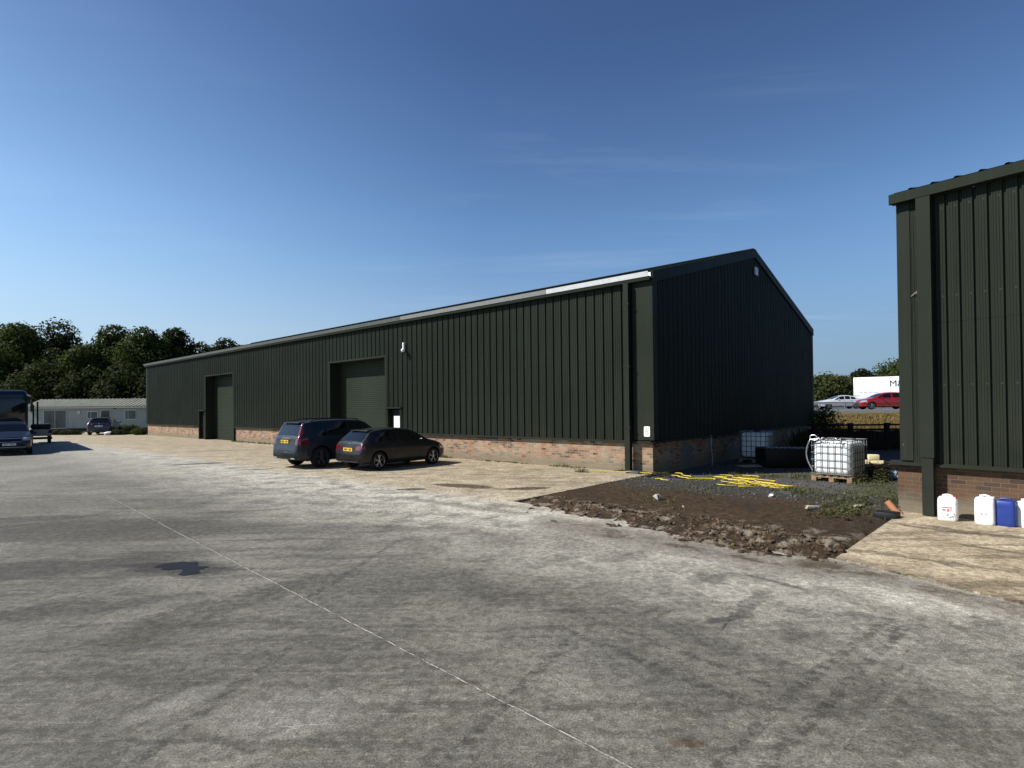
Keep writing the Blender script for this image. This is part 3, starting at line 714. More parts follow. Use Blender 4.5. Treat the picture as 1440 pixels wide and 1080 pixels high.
# notice on side door, sign at the corner, camera, vent
x0,z0=wall_z(554.3,601,C0,YAW,.1); x1,z1=wall_z(563.8,585,C0,YAW,.1)
t=empty('door_notice',loc2w((x0+x1)/2,.095,(z0+z1)/2),-YAW); tag(t,'white notice board fixed on the dark side door right of the wider roller door','notice')
MB().box(-(x1-x0)/2,(x1-x0)/2,-.006,.0,-(z1-z0)/2,(z1-z0)/2).build('board',M['white_paper'],t)
mb=MB()
for r_ in range(3):
    for q in range(4): mb.box(-.12+q*.06,-.09+q*.06+.01*r_,-.009,-.0062,.12-r_*.035,.135-r_*.035)
mb.build('printed_lines',simple('faint_print',(.5,.5,.5),.7),t)
x0,z0=wall_z(908.8,613.8,C0,YAW,-.1); x1,z1=wall_z(917.2,600,C0,YAW,-.1)
t=empty('warning_sign',loc2w(-.13,-.10,(z0+z1)/2),-YAW); tag(t,'small white sign with a grey triangle symbol on the near corner flashing above the brick','sign')
def rr(wd,h,r,y,n=6):
    p=[]
    for cx,cz,a0 in((wd/2-r,h/2-r,0),(-wd/2+r,h/2-r,90),(-wd/2+r,-h/2+r,180),(wd/2-r,-h/2+r,270)):
        for i in range(n+1):
            a=math.radians(a0+90*i/n); p.append((cx+r*cos(a),y,cz+r*sin(a)))
    return p
MB().prism(rr(.2,.31,.035,0),(0,-.006,0)).build('board',M['white_paper'],t)
gm_=simple('grey_symbol',(.33,.33,.33),.7)
mb=MB(); 
for a,b in(((-.07,-.02),(0,.11)),((0,.11),(.07,-.02)),((.07,-.02),(-.07,-.02))): mb.tube([(a[0],-.008,a[1]),(b[0],-.008,b[1])],.004,6)
mb.prism([(-.018,-.0065,-.01),(.018,-.0065,-.01),(.01,-.0065,.045),(-.006,-.0065,.05)],(0,-.003,0)); mb.box(-.07,.07,-.009,-.0065,-.06,-.05); mb.box(-.05,.06,-.009,-.0065,-.085,-.075)
mb.build('triangle_symbol',gm_,t)
xc,zc=wall_z(570.5,492,C0,YAW,-.1)
t=empty('security_camera',loc2w(xc,-.09,zc),-YAW); tag(t,'white dome camera on a bracket high on the wall right of the wider roller door','camera')
mb=MB(); mb.box(-.12,-.05,-.10,.02,-.02,.32); mb.build('bracket',M['white_paper'],t,bevel=.01)
mb=MB(); mb.tube([(-.06,-.05,.06),(.04,-.18,.04),(.06,-.2,-.0)],.025,8); mb.build('arm',M['galv'],t,True)
mb=MB(); mb.tube([(.06,-.2,.03),(.06,-.2,0),(.06,-.2,-.06),(.06,-.2,-.11),(.06,-.2,-.13)],[.05,.085,.09,.06,.02],14); mb.build('dome',M['white_paper'],t,True)
mb=MB(); mb.tube([(.06,-.2,-.125),(.06,-.2,-.16),(.06,-.2,-.18)],[.055,.05,.015],12); mb.build('lens',M['glass'],t,True)
mb=MB(); mb.box(.10,.20,8.35,8.75,7.0,7.42); 
vt=MB().box(.10,.17,8.78,9.12,ridge(8.9)-.98,ridge(8.9)-.64).build('gable_vent',M['galv'],shed,bevel=.01)
mb=MB(); [mb.box(.168,.18,8.81,9.09,ridge(8.9)-.94+q*.06,ridge(8.9)-.91+q*.06) for q in range(5)]; mb.build('vent_louvre',M['white_paper'],vt)
# small white splash stain on gable brick: pale lime streak built as a thin render coat
mb=MB(); st=[]
rn=random.Random(5)
for i in range(22):
    a=i/22*2*PI; st.append((.003,2.35+.38*cos(a)*(1+.35*rn.uniform(-1,1)),.42+.42*sin(a)*(1+.2*rn.uniform(-1,1))))
mb.prism(st,(.003,0,0)); o=mb.build('mortar_smear',simple('pale_mortar',(.16,.15,.14),.9,0,.4,9),shed)

# right-hand shed
EV2=5.67; PL2=.93; L2=14.0; W2=16.0
sh2=empty('warehouse',D0,-YAW2); tag(sh2,'dark green steel clad building cut off by the right edge, brown brick plinth','warehouse')
mb=MB(); strip(mb,profile(.27,L2,.193,.03,.014,.036,True,.08),PL2,EV2,'x',-.05); mb.build('wall_cladding',M['green_b'],sh2)
mb=MB(); strip(mb,profile(.12,W2-.1,.333,.045,.022,.034,False),PL2,lambda y:EV2+.27*(W2/2-abs(y-W2/2))-.05,'y',.10,1); mb.build('gable_cladding',M['green'],sh2)
mb=MB(); mb.box(0,L2,0,.2,-.2,PL2); mb.box(0,.2,.2,W2,-.2,PL2); mb.build('brick_plinth',M['brick_dark'],sh2)
mb=MB(); mb.prism([(-.10,0,PL2+.03),(-.10,-.12,PL2+.002),(-.10,-.12,PL2-.05),(-.10,-.105,PL2-.05),(-.10,-.105,PL2-.008),(-.10,0,PL2+.012)],(L2,0,0)); mb.build('sill_flashing',M['green_flash'],sh2)
mb=MB(); mb.box(.08,.275,-.098,-.088,PL2+.04,EV2); mb.box(.072,.08,-.098,.25,PL2+.04,EV2); mb.build('corner_flashing',M['green_flash'],sh2)
xa,_z=wall_z(1292,500,D0,YAW2,-.2); xb,_z=wall_z(1311,500,D0,YAW2,-.24); print('pipe2',xa,xb,wall_z(1256,272,D0,YAW2,-.2),wall_z(1256,292,D0,YAW2,-.2))
mb=MB(); mb.box(xa,xb,-.238,-.10,PL2+.12,EV2-.01); dp=mb.build('downpipe',M['green_flash'],sh2)
mb=MB(); mb.box(xa+.02,xb-.02,-.225,-.12,.03,PL2+.118); mb.build('pipe_shoe',M['green_flash'],dp)
# fascia / verge trim
mb=MB(); mb.prism([(.02,-.07,EV2-.0),(.02,-.24,EV2+.0),(.02,-.25,EV2+.17),(.02,-.07,EV2+.19)],(L2,0,0)); mb.build('fascia',M['green_flash'],sh2)
r1=roofslope(-.255,W2/2,EV2+.178,EV2+.178+.27*W2/2,.06,L2,.333); r2=roofslope(W2+.2,W2/2,EV2+.178,EV2+.178+.27*W2/2,.06,L2,.333); n=len(r1.v); r1.v+=r2.v; r1.f+=[tuple(n+i for i in f)[::-1] for f in r2.f]; r1.build('roof',M['green_roof'],sh2)
mb=MB(); strip(mb,profile(.1,L2,.333,.045,.022,.034,False),-.1,EV2+.1,'x',W2+.02,-1); strip(mb,profile(.1,W2,.333,.045,.022,.034,False),-.1,lambda y:EV2+.27*(W2/2-abs(y-W2/2))-.05,'y',L2,-1); mb.build('rear_cladding',M['green'],sh2)
mb=MB(); mb.prism([(.0,-.245,EV2-.02),(.0,W2/2,EV2+.27*W2/2-.1),(.0,W2/2,EV2+.27*W2/2+.19),(.0,-.245,EV2+.17)],(.018,0,0)); mb.build('verge_flashing',M['green_flash'],sh2)
mb=MB(); xs_,zs_=wall_z(1288,412,D0,YAW2,-.1); mb.tube([(xs_-.07,-.1,zs_-.05),(xs_-.02,-.115,zs_-.01),(xs_+.02,-.12,zs_+.02),(xs_+.05,-.115,zs_+.06)],.006,5); mb.tube([(xs_+.0,-.115,zs_+.0),(xs_+.03,-.12,zs_-.02)],.004,5)
o=mb.build('scrape_mark',M['stone'],sh2)

# ------------------------------------------------------------------ vehicles (local: +y forward, origin on ground at the centre)
def interp(x,tab): return float(np.interp(x,[a for a,b in tab],[b for a,b in tab]))
def make_car(name,label,cat,P_,paint,rim,plate='plate_y',step=.03,group=None):
    L_=P_['L'];Wd=P_['W'];Ht=P_['H'];top=P_['top'];belt=P_['belt'];wb=P_['wb'];r=P_['r'];ro=P_['ro']
    root=empty(name,(0,0,0)); tag(root,label,cat,group)
    # stations by arc length along the top profile
    ys=[];tz=[]
    for (a,za),(b,zb) in zip(top[:-1],top[1:]):
        n=max(1,int(math.hypot(b-a,zb-za)/step))
        for i in range(n): ys.append(a+(b-a)*i/n); tz.append(za+(zb-za)*i/n)
    ys.append(top[-1][0]); tz.append(top[-1][1])
    ys=np.array(ys); tz=np.array(tz)
    ker=np.ones(5)/5; tzp=np.convolve(np.pad(tz,2,'edge'),ker,'valid'); ysp=np.convolve(np.pad(ys,2,'edge'),ker,'valid')
    ysp[0]=ys[0];ysp[-1]=ys[-1]; ys=ysp; tz=tzp
    taper=[(0,.80),(.06,.90),(.16,.955),(.4,.99),(.8,1),(L_-1.0,1),(L_-.5,.955),(L_-.22,.88),(L_-.08,.78),(L_,.66)]
    V=[];
    hw=Wd/2
    def ring(y,zt):
        k_=interp(y,taper); w_=hw*k_; zs=min(interp(y,belt),zt-.02); up_=max(0,min(1,(zt-zs)/(Ht-interp(L_*.5,belt))))
        zb=P_.get('sill',.2)+max(0,.09*(1-y/.5))*(y<.5)+max(0,.06*(1-(L_-y)/.5))*(L_-y<.5)
        wt=w_*(.93-(.93-P_['roofw'])*up_**.8)
        pts=[(0,zb),(w_*.80,zb),(w_*.95,zb+.05),(w_*.99,zb+.16),(w_,.56),(w_*.995,(zs+.56)/2+.02),(w_*.975,zs-.07),(w_*.945,zs)]
        zt2=max(zs+.004,zt-.075*up_-.012)
        pts+=[(wt*.5+w_*.945*.5+.012*up_,(zs+zt2)/2),(wt,zt2),(wt*.965,zt-.03*up_-.006),(wt*.88,zt-.008),(wt*.5,zt+.006),(0,zt+.012)]
        # subdivide
        out=[]; sub=[2,1,2,4,3,3,2,5,5,2,2,3,3]
        for (a,b,n) in zip(pts[:-1],pts[1:],sub):
            for i in range(n): out.append((a[0]+(b[0]-a[0])*i/n,a[1]+(b[1]-a[1])*i/n))
        out.append(pts[-1]); return out
    R0=[ring(y,z) for y,z in zip(ys,tz)]; nr=len(R0[0])
    for y,rg in zip(ys,R0):
        for x,z in rg: V.append((x,y-L_/2,z))
        for x,z in rg[-2:0:-1]: V.append((-x,y-L_/2,z))
    m=2*nr-2; FA=[]
    for j in range(len(ys)-1):
        for i in range(m):
            a=j*m+i;b=j*m+(i+1)%m; FA.append((a,b,b+m,a+m))
    FA.append(tuple(range(m))[::-1]); FA.append(tuple((len(ys)-1)*m+i for i in range(m)))
    me=bpy.data.meshes.new('tmp'); me.from_pydata(V,[],FA); me.update()
    o=bpy.data.objects.new('tmp',me); col.objects.link(o)
    wys=[ro-L_/2,ro+wb-L_/2]; cut=MB()
    for wy in wys:
        for sx in(-1,1): cut.tube([(sx*(hw-.27),wy,r+.01),(sx*(hw+.2),wy,r+.01)],r*1.14,40)
    co=cut.build('tmpc'); bm=bmesh.new(); bm.from_mesh(co.data); bmesh.ops.recalc_face_normals(bm,faces=bm.faces); bm.to_mesh(co.data); bm.free()
    bm=bmesh.new(); bm.from_mesh(me); bmesh.ops.recalc_face_normals(bm,faces=bm.faces); bm.to_mesh(me); bm.free()
    mod=o.modifiers.new('b','BOOLEAN'); mod.operation='DIFFERENCE'; mod.object=co; mod.solver='EXACT'
    dg=bpy.context.evaluated_depsgraph_get(); dg.update(); me2=bpy.data.meshes.new_from_object(o.evaluated_get(dg))
    bpy.data.objects.remove(o); bpy.data.objects.remove(co)
    # classify
    groups={}
    g0,g1=P_['rearglass'];f0,f1=P_['windscreen'];s0,s1=P_['side'];pil=P_['pillars']
    zsb=lambda y: interp(y,belt)
    topz=lambda y: interp(y,top)
    for f in me2.polygons:
        c=f.center; y=c.y+L_/2; z=c.z; ax=abs(c.x); n=f.normal; key='body'
        w_=hw*interp(y,taper)
        inarch=any(math.hypot(c.y-wy,z-r-.01)<r*1.135 for wy in wys) and z<r*2.3
        if inarch: key='wheel_arch'
        elif z<.26: key='sill_trim'
        else:
            up_=max(0,min(1,(topz(y)-zsb(y))/(Ht-zsb(y))))
            wt=w_*(.93-(.93-P_['roofw'])*up_**.8)
            if g0<y<g1 and ax<wt*.86 and (n.y<-.25) and z>zsb(y)+.0: key='rear_window'
            elif f0<y<f1 and ax<wt*.90 and n.y>.2: key='windscreen'
            elif abs(n.x)>.55 and z>zsb(y)+.035 and z<topz(y)-.10 and s0+(z-zsb(y))*P_.get('cslope',.35)<y<s1-(z-zsb(y))*1.05:
                seg=0
                for q,pp in enumerate(pil):
                    if abs(y-pp)<.035: seg=-1
                    elif y>pp and seg>=0: seg=q+1
                if seg>=0: key='side_window#%d#%d'%(seg,c.x>0)
            for (kn,fnc) in P_['lamps']:
                if fnc(y,z,ax,c.x,n): key=kn+('#%d'%(c.x>0) if kn in('tail_light','headlight','fog_lamp') else '')
        groups.setdefault(key,[]).append(f.index)
    mats={'body':paint,'wheel_arch':M['trim'],'sill_trim':M['trim'],'rear_window':M['glass'],'windscreen':M['glass'],'side_window':M['glass'],
          'tail_light':M['red_lens'],'headlight':M['clear_lens'],'grille':M['trim'],'bumper_trim':M['trim'],'fog_lamp':M['trim']}
    for key,ids in groups.items():
        nm=key.split('#')[0]; vm={}; vs=[];fs=[]
        for i in ids:
            q=[]
            for vi in me2.polygons[i].vertices:
                if vi not in vm: vm[vi]=len(vs); vs.append(tuple(me2.vertices[vi].co))
                q.append(vm[vi])
            fs.append(tuple(q))
        mesh_obj(nm,vs,fs,mats[nm],root,True)
    # wheels
    for wy in wys:
        for sx in(-1,1):
            wd=.21; xo=sx*(hw-.025); xi=sx*(hw-.025-wd); xm=(xo+xi)/2
            t=MB(); prof=[(xi,r*.68),(xi,r*.92),(xi+sx*.03,r*.99),(xm,r),(xo-sx*.03,r*.99),(xo,r*.92),(xo,r*.70),(xo-sx*.012,r*.67)]
            sg=36; n=0
            for (x,rad) in prof:
                for k_ in range(sg):
                    a=2*PI*k_/sg; t.v.append((x,wy+rad*cos(a),r+rad*sin(a)))
            for i in range(len(prof)-1):
                for k_ in range(sg):
                    a=i*sg+k_;b=i*sg+(k_+1)%sg; t.f.append((a,b,b+sg,a+sg) if sx<0 else (a,a+sg,b+sg,b))
            wl=t.build('wheel',M['tyre'],root,True)
            rm=MB(); a0=.3
            rm.tube([(xo-sx*.03,wy,r),(xo-sx*.005,wy,r)],r*.16,14)
            for s_ in range(5):
                a=a0+2*PI*s_/5
                for da in(-.16,.16):
                    p0=(xo-sx*.02,wy+r*.12*cos(a),r+r*.12*sin(a)); p1=(xo-sx*.012,wy+r*.66*cos(a+da),r+r*.66*sin(a+da))
                    rm.tube([p0,p1],[r*.06,r*.075],5,.5)
            ring_=[(xo-sx*.012,wy+r*.675*cos(2*PI*i/32),r+r*.675*sin(2*PI*i/32)) for i in range(33)]
            rm.tube(ring_,r*.03,6,cap=False); rm.build('rim',rim,wl,True)
            br=MB(); br.tube([(xo-sx*.10,wy,r),(xo-sx*.085,wy,r)],r*.45,20); br.tube([(xo-sx*.12,wy,r),(xo-sx*.10,wy,r)],r*.67,24); br.build('brake_disc',M['trim'],wl,True)
    # plates
    if P_.get('plate'):
        py_,pz,end=P_['plate']; yy=(py_-L_/2); s_=-1 if end<0 else 1
        pl=MB(); pl.box(-.26,.26,yy-.012,yy+.006,pz-.056,pz+.056) ; po=pl.build('number_plate',M[plate],root)
        ch=MB(); x=-.22
        for i,wc in enumerate((.045,.045,.045,.045,0,.045,.045,.045)):
            if wc:
                yb=yy-.016 if s_<0 else yy+.0065
                ch.box(x,x+.012,yb,yb+.0035,pz-.036,pz+.036); ch.box(x+.028,x+.04,yb,yb+.0035,pz-.036+.02*(i%2),pz+.036); ch.box(x+.012,x+.028,yb,yb+.0035,pz+(-.036 if i%3 else .024),pz+(-.024 if i%3 else .036))
            x+=.056
        ch.build('plate_characters',M['ink'],po)
    # mirrors, antenna, exhaust
    my=P_['mirror']-L_/2; mz=zsb(P_['mirror'])+.05
    for sx in(-1,1):
        mi=MB(); mi.tube([(sx*(hw-.06),my,mz-.02),(sx*(hw+.10),my+.0,mz+.03),(sx*(hw+.17),my,mz+.04)],[.03,.075,.05],10,.8); mi.build('wing_mirror',paint,root,True)
    if P_.get('rails'):
        for sx in(-1,1):
            rl=MB(); ra=P_['rails']; n=8; pts=[]
            for i in range(n+1):
                y=ra[0]+(ra[1]-ra[0])*i/n; pts.append((sx*hw*P_['roofw']*.93,y-L_/2,topz(y)+.012+(.03 if 0<i<n else 0)))
            rl.tube(pts,.018,6); rl.build('roof_rail',M['trim'],root,True)
    ya=P_['antenna']-L_/2; an=MB(); an.tube([(0,ya,topz(P_['antenna'])),(0,ya-.05,topz(P_['antenna'])+.05),(0,ya-.12,topz(P_['antenna'])+.2 if not P_.get('rails') else topz(P_['antenna'])+.07)],[.02,.012,.005],6); an.build('aerial',M['trim'],root)
    if P_.get('spoiler'):
        y0,z0,wd=P_['spoiler']; sp_=MB(); sp_.prism([(-wd,y0-L_/2-.10,z0-.012),(wd,y0-L_/2-.10,z0-.012),(wd,y0-L_/2-.10,z0+.012),(-wd,y0-L_/2-.10,z0+.012)],(0,.24,.035)); sp_.build('roof_spoiler',paint,root,bevel=.008)
    for key,b in P_.get('strips',[]):
        x0,x1,y0,y1,z0,z1=b; sm=MB(); sm.box(x0,x1,y0-L_/2,y1-L_/2,z0,z1); sm.build(key,M['chrome'] if 'chrome' in key or 'exhaust' in key or 'badge' in key else M['trim'],root,bevel=.006)
    # door shut lines as thin dark gaskets
    for yd in P_.get('doors',[]):
        for sx in(-1,1):
            g_=MB(); pts=[]
            for z in np.arange(.32,zsb(yd)-.02,.05):
                rg=R0[int(np.argmin(abs(ys-yd)))]; x=np.interp(z,[q[1] for q in rg[:24]],[q[0] for q in rg[:24]])
                pts.append((sx*(x-.002),yd-L_/2,float(z)))
            g_.tube(pts,.006,4); g_.build('door_seam',M['trim'],root)
    for yd in P_.get('handles',[]):
        for sx in(-1,1):
            h_=MB(); z=zsb(yd)-.09; h_.box(sx*(hw*.985)-.012,sx*(hw*.985)+.012,yd-L_/2-.1,yd-L_/2+.1,z-.014,z+.014); h_.build('door_handle',paint,root,bevel=.006)
    return root
A1=dict(L=3.95,W=1.74,H=1.42,wb=2.47,r=.315,ro=.72,roofw=.66,sill=.2,
    top=[(0,.40),(0,.55),(.025,.66),(.05,.80),(.10,.95),(.16,1.0),(.50,1.31),(.62,1.36),(1.2,1.415),(1.75,1.42),(2.2,1.375),(2.45,1.30),(3.0,.985),(3.4,.90),(3.7,.80),(3.86,.69),(3.93,.56),(3.95,.42)],
    belt=[(0,.80),(.1,.88),(.3,.97),(.8,.96),(2.6,.915),(3.2,.86),(3.9,.66)],rearglass=(.165,.50),windscreen=(2.4,2.98),side=(.55,2.85),pillars=(1.02,1.62),cslope=.45,
    lamps=[('tail_light',lambda y,z,ax,x,n: y<.30 and .70<z<.85 and ax>.44 and (ax-.44)*.25<z-.66),
           ('bumper_trim',lambda y,z,ax,x,n: y<.2 and .25<z<.40 and ax<.75),
           ('headlight',lambda y,z,ax,x,n: y>3.55 and .60<z<.76 and ax>.45),('grille',lambda y,z,ax,x,n: y>3.8 and .35<z<.66 and ax<.38)],
    plate=(.028,.72,-1),mirror=2.5,antenna=.72,doors=(1.2,2.45),handles=(1.32,),spoiler=(.56,1.345,.5),
    strips=[('badge_chrome',(-.05,.05,.085,.10,.865,.93)),('badge_chrome',(-.56,-.40,.085,.115,.875,.905)),('exhaust_tip',(-.55,-.44,.02,.10,.26,.31))])
XC=dict(L=4.95,W=1.95,H=1.77,wb=2.98,r=.385,ro=.98,roofw=.70,sill=.26,
    top=[(0,.46),(0,.70),(.03,.78),(.07,1.0),(.10,1.14),(.15,1.18),(.34,1.62),(.42,1.69),(1.1,1.76),(2.2,1.775),(2.8,1.745),(3.08,1.67),(3.62,1.24),(4.1,1.15),(4.6,1.06),(4.85,.93),(4.93,.75),(4.95,.5)],
    belt=[(0,1.0),(.15,1.12),(.5,1.17),(1.2,1.14),(3.2,1.08),(3.8,1.06),(4.6,.95),(4.95,.8)],rearglass=(.155,.37),windscreen=(3.05,3.6),side=(.62,3.45),pillars=(1.28,2.22),cslope=.30,
    lamps=[('tail_light',lambda y,z,ax,x,n: (y<.45 and .88<z<1.14 and ax>.68) or (y<.45 and 1.10<z<1.60 and ax>.655+(1.62-z)*.27 and n.y<-.25)),
           ('bumper_trim',lambda y,z,ax,x,n: y<.25 and .30<z<.50 and ax<.85),
           ('headlight',lambda y,z,ax,x,n: y>4.4 and .82<z<1.0 and ax>.55),('grille',lambda y,z,ax,x,n: y>4.8 and .55<z<.92 and ax<.5)],
    plate=(.045,.99,-1),mirror=3.15,antenna=.95,doors=(1.62,2.75),handles=(1.75,2.85),spoiler=(.38,1.67,.56),rails=(.7,2.8),
    strips=[('chrome_bar',(-.5,.5,.0,.03,.60,.625)),('tailgate_seam',(-.62,.62,.035,.05,1.065,1.08)),('badge_chrome',(-.30,.30,.085,.105,1.10,1.125)),('exhaust_tip',(.50,.74,-.01,.06,.36,.41)),('exhaust_tip',(-.74,-.50,-.01,.06,.36,.41))])
RED=dict(A1); RED.update(L=4.35,wb=2.68,ro=.80,H=1.46,plate=None,
    top=[(0,.42),(0,.6),(.03,.72),(.06,.92),(.16,1.02),(.55,1.34),(.75,1.40),(1.4,1.455),(1.9,1.46),(2.4,1.40),(2.6,1.32),(3.25,1.0),(3.7,.92),(4.05,.80),(4.25,.66),(4.33,.52),(4.35,.42)],
    belt=[(0,.84),(.3,.98),(.8,.98),(2.8,.93),(3.5,.87),(4.3,.66)],rearglass=(.18,.54),windscreen=(2.6,3.2),side=(.6,3.05),pillars=(1.1,1.85),
    lamps=[('tail_light',lambda y,z,ax,x,n: y<.35 and .74<z<.90 and ax>.46),('headlight',lambda y,z,ax,x,n: y>3.85 and .62<z<.78 and ax>.42),('grille',lambda y,z,ax,x,n: y>4.2 and .38<z<.64 and ax<.40)],
    doors=(1.4,2.6),handles=(1.5,2.2),strips=[],mirror=2.75)
SIL=dict(RED); SIL.update(L=4.6,H=1.43,strips=[],
    top=[(0,.42),(0,.62),(.03,.78),(.10,.98),(.55,1.05),(1.25,1.36),(1.6,1.42),(2.1,1.43),(2.5,1.38),(3.35,1.0),(3.9,.92),(4.3,.80),(4.5,.66),(4.58,.52),(4.6,.42)],wb=2.75,ro=.95,
    rearglass=(.6,1.22),windscreen=(2.5,3.3),side=(.95,3.15),pillars=(1.5,2.05),belt=[(0,.86),(.3,.98),(.8,.98),(2.8,.93),(3.6,.87),(4.6,.66)])
KUG=dict(XC); KUG.update(L=4.45,W=1.84,H=1.69,wb=2.69,r=.35,ro=.85,sill=.24,plate=(4.452,.56,1),rails=None,antenna=1.0,
    top=[(0,.46),(0,.70),(.03,.78),(.07,.98),(.14,1.08),(.42,1.52),(.5,1.60),(1.2,1.68),(2.0,1.69),(2.45,1.64),(2.7,1.56),(3.3,1.16),(3.7,1.08),(4.1,.98),(4.3,.88),(4.42,.72),(4.45,.42)],
    belt=[(0,.95),(.5,1.08),(1.2,1.06),(3.2,1.0),(4.0,.92),(4.45,.75)],rearglass=(.15,.42),windscreen=(2.66,3.28),side=(.6,3.1),pillars=(1.2,2.0),
    lamps=[('tail_light',lambda y,z,ax,x,n: y<.4 and .85<z<1.1 and ax>.64),('headlight',lambda y,z,ax,x,n: y>3.95 and .74<z<.90 and ax>.50 and n.z<.93),
           ('grille',lambda y,z,ax,x,n: y>4.30 and .42<z<.68 and ax<.62-(z-.42)*.5),('bumper_trim',lambda y,z,ax,x,n: y>4.0 and .26<z<.40)],
    spoiler=None,mirror=2.85,doors=(1.5,2.45),handles=(),strips=[('chrome_bar',(-.62,.62,4.435,4.462,.405,.425)),('chrome_bar',(-.47,.47,4.43,4.458,.675,.69)),('chrome_bar',(-.55,.55,4.25,4.34,.845,.86))])
def put(o,p,yaw,s=1.0):
    o.location=(p.x,p.y,0); o.rotation_euler.z=yaw; o.scale=(s,s,s)
def place_by_wheel(o,P_,px,py,yaw,s,side=1,front=False):
    g=G(px,py); ly=((P_['ro']+(P_['wb'] if front else 0))-P_['L']/2)*s; lx=side*(P_['W']/2-.1)*s
    put(o,Vector((g.x-(lx*cos(yaw)-ly*sin(yaw)),g.y-(lx*sin(yaw)+ly*cos(yaw)),0)),yaw,s)
CY_=-.70
suv=make_car('suv','large dark blue grey SUV with tall red tail lights, parked left of the hatchback','car',XC,M['paint_grey'],M['rim_dark'],step=.022)
place_by_wheel(suv,XC,451,657.5,CY_,.93)
hb=make_car('hatchback','small dark grey hatchback with silver wheels parked to the right of the large SUV','car',A1,M['paint_black'],M['rim'],step=.022)
place_by_wheel(hb,A1,532,661,CY_,.955)
kg=make_car('blue_car','dark blue car with a white plate seen from the front below the coach','car',KUG,M['paint_blue'],M['rim_dark'],'plate_w')
g=G(13,641); put(kg,Vector((g.x-sin(.72)*2.1,g.y+cos(.72)*2.1,0)),PI+.72,.93)
bc=make_car('hatchback','black hatchback parked with its back to us by the caravan door','car',A1,M['paint_dark'],M['rim_dark'],'plate_w',step=.06)
g=G(130,612); put(bc,Vector((g.x-.3,g.y+1.9,0)),.42,1.08)
ROADZ=1.55
rc=make_car('red_car','bright red car driving to the left on the motorway in front of the white trailer','car',RED,M['paint_red'],M['rim'],step=.05)
p=Gy(1248,574,48.5); rc.location=(p.x-.35,p.y,ROADZ); rc.rotation_euler.z=PI/2-.12
sv=make_car('silver_car','pale silver car half hidden behind the crash barrier left of the white trailer','car',SIL,M['paint_silver'],M['rim'],step=.06)
p=Gy(1180,560,60); sv.location=(p.x,p.y,ROADZ); sv.rotation_euler.z=PI/2-.10

# coach
t=empty('coach',(0,0,0)); g=G(40,634.5); yw=.74; a=Vector((cos(yw),sin(yw),0)); bk=Vector((-sin(yw),cos(yw),0)); g=g-a*1.1+bk*4.9; t.location=(g.x,g.y,0); t.rotation_euler.z=yw; t.scale=(.88,.87,.93)
tag(t,'dark navy coach with a large curved windscreen behind the blue car','coach')
cb_=MB(); cb_.box(-1.25,1.25,-5.6,5.6,.35,3.42); cb_.build('body',M['paint_blue'],t,bevel=.34,bseg=6)
ws=MB(); ws.prism([(x,-5.615,z) for x,z in [(-1.08,1.35),(1.08,1.35),(1.13,1.6),(1.13,2.7),(1.02,2.95),(.8,3.02),(-.8,3.02),(-1.02,2.95),(-1.13,2.7),(-1.13,1.6)]],(0,-.035,0)); ws.build('windscreen',M['glass'],t,bevel=.02)
for sx in(-1,1):
    mi=MB(); mi.tube([(sx*1.15,-5.5,3.15),(sx*1.34,-5.9,3.05),(sx*1.38,-5.95,2.8)],.03,6); mi.tube([(sx*1.38,-5.95,2.85),(sx*1.38,-5.95,2.6),(sx*1.38,-5.95,2.2)],[.09,.12,.09],10,.6); mi.build('wing_mirror',M['trim'],t,True)
    hl=MB(); hl.prism([(sx*.75,-5.61,.75),(sx*1.1,-5.61,.75),(sx*1.12,-5.61,.98),(sx*.8,-5.61,.92)][::sx],(0,-.03,0)); hl.build('headlight',M['clear_lens'],t)
    for wy in(-3.2,3.2):
        wl=MB(); wl.tube([(sx*.98,wy,.5),(sx*1.255,wy,.5)],.5,30); w_=wl.build('wheel',M['tyre'],t,True)
        wl=MB(); wl.tube([(sx*1.24,wy,.5),(sx*1.262,wy,.5)],.28,20); wl.build('rim',M['rim_dark'],w_,True)
    for q in range(6):
        y0=-4.9+q*1.65; sw_=MB(); sw_.box(sx*1.245-.012,sx*1.245+.012,y0,y0+1.55,1.7,2.8); sw_.build('side_window',M['glass'],t,bevel=.01)
bp=MB(); bp.box(-1.15,1.15,-5.66,-5.58,.38,.62); bp.build('bumper',M['trim'],t,bevel=.03)
wp=MB(); wp.tube([(-.6,-5.67,1.36),(.15,-5.68,1.55)],.012,5); wp.build('wiper',M['trim'],t); wp=MB(); wp.tube([(.75,-5.67,1.36),(.1,-5.68,1.7)],.012,5); wp.build('wiper',M['trim'],t)

# low white flatbed trailer with dark posts
p=G(59,624); t=empty('flatbed_trailer',(p.x,p.y,0),.72); t.scale=(.8,.9,.95); tag(t,'white flatbed trailer with a dark cover and two tall black posts between coach and caravan','trailer')
b=MB(); b.box(-.72,.62,0,3.6,.52,.98); b.build('bed',M['van_wall'],t,bevel=.03)
b=MB(); b.box(-.68,.58,-.02,3.5,.985,1.32); b.build('load_cover',M['black_plastic'],t,bevel=.10,bseg=3)
b=MB(); b.box(-.74,.64,-.12,.02,.30,.46); b.build('bumper',M['trim'],t,bevel=.02)
for sx in(-.62,.50):
    b=MB(); b.box(sx-.10,sx+.12,-.03,.02,.72,.92); b.build('tail_light',M['trim'],t)
for x,tp in((-.52,2.62),(-.26,2.85)):
    b=MB(); b.box(x-.055,x+.055,.3,.42,.9,tp); b.build('post',M['black_wood'],t)
for sx in(-.62,.52):
    for wy in(1.2,2.1):
        b=MB(); b.tube([(sx-.1,wy,.3),(sx+.1,wy,.3)],.3,20); b.build('wheel',M['tyre'],t,True)

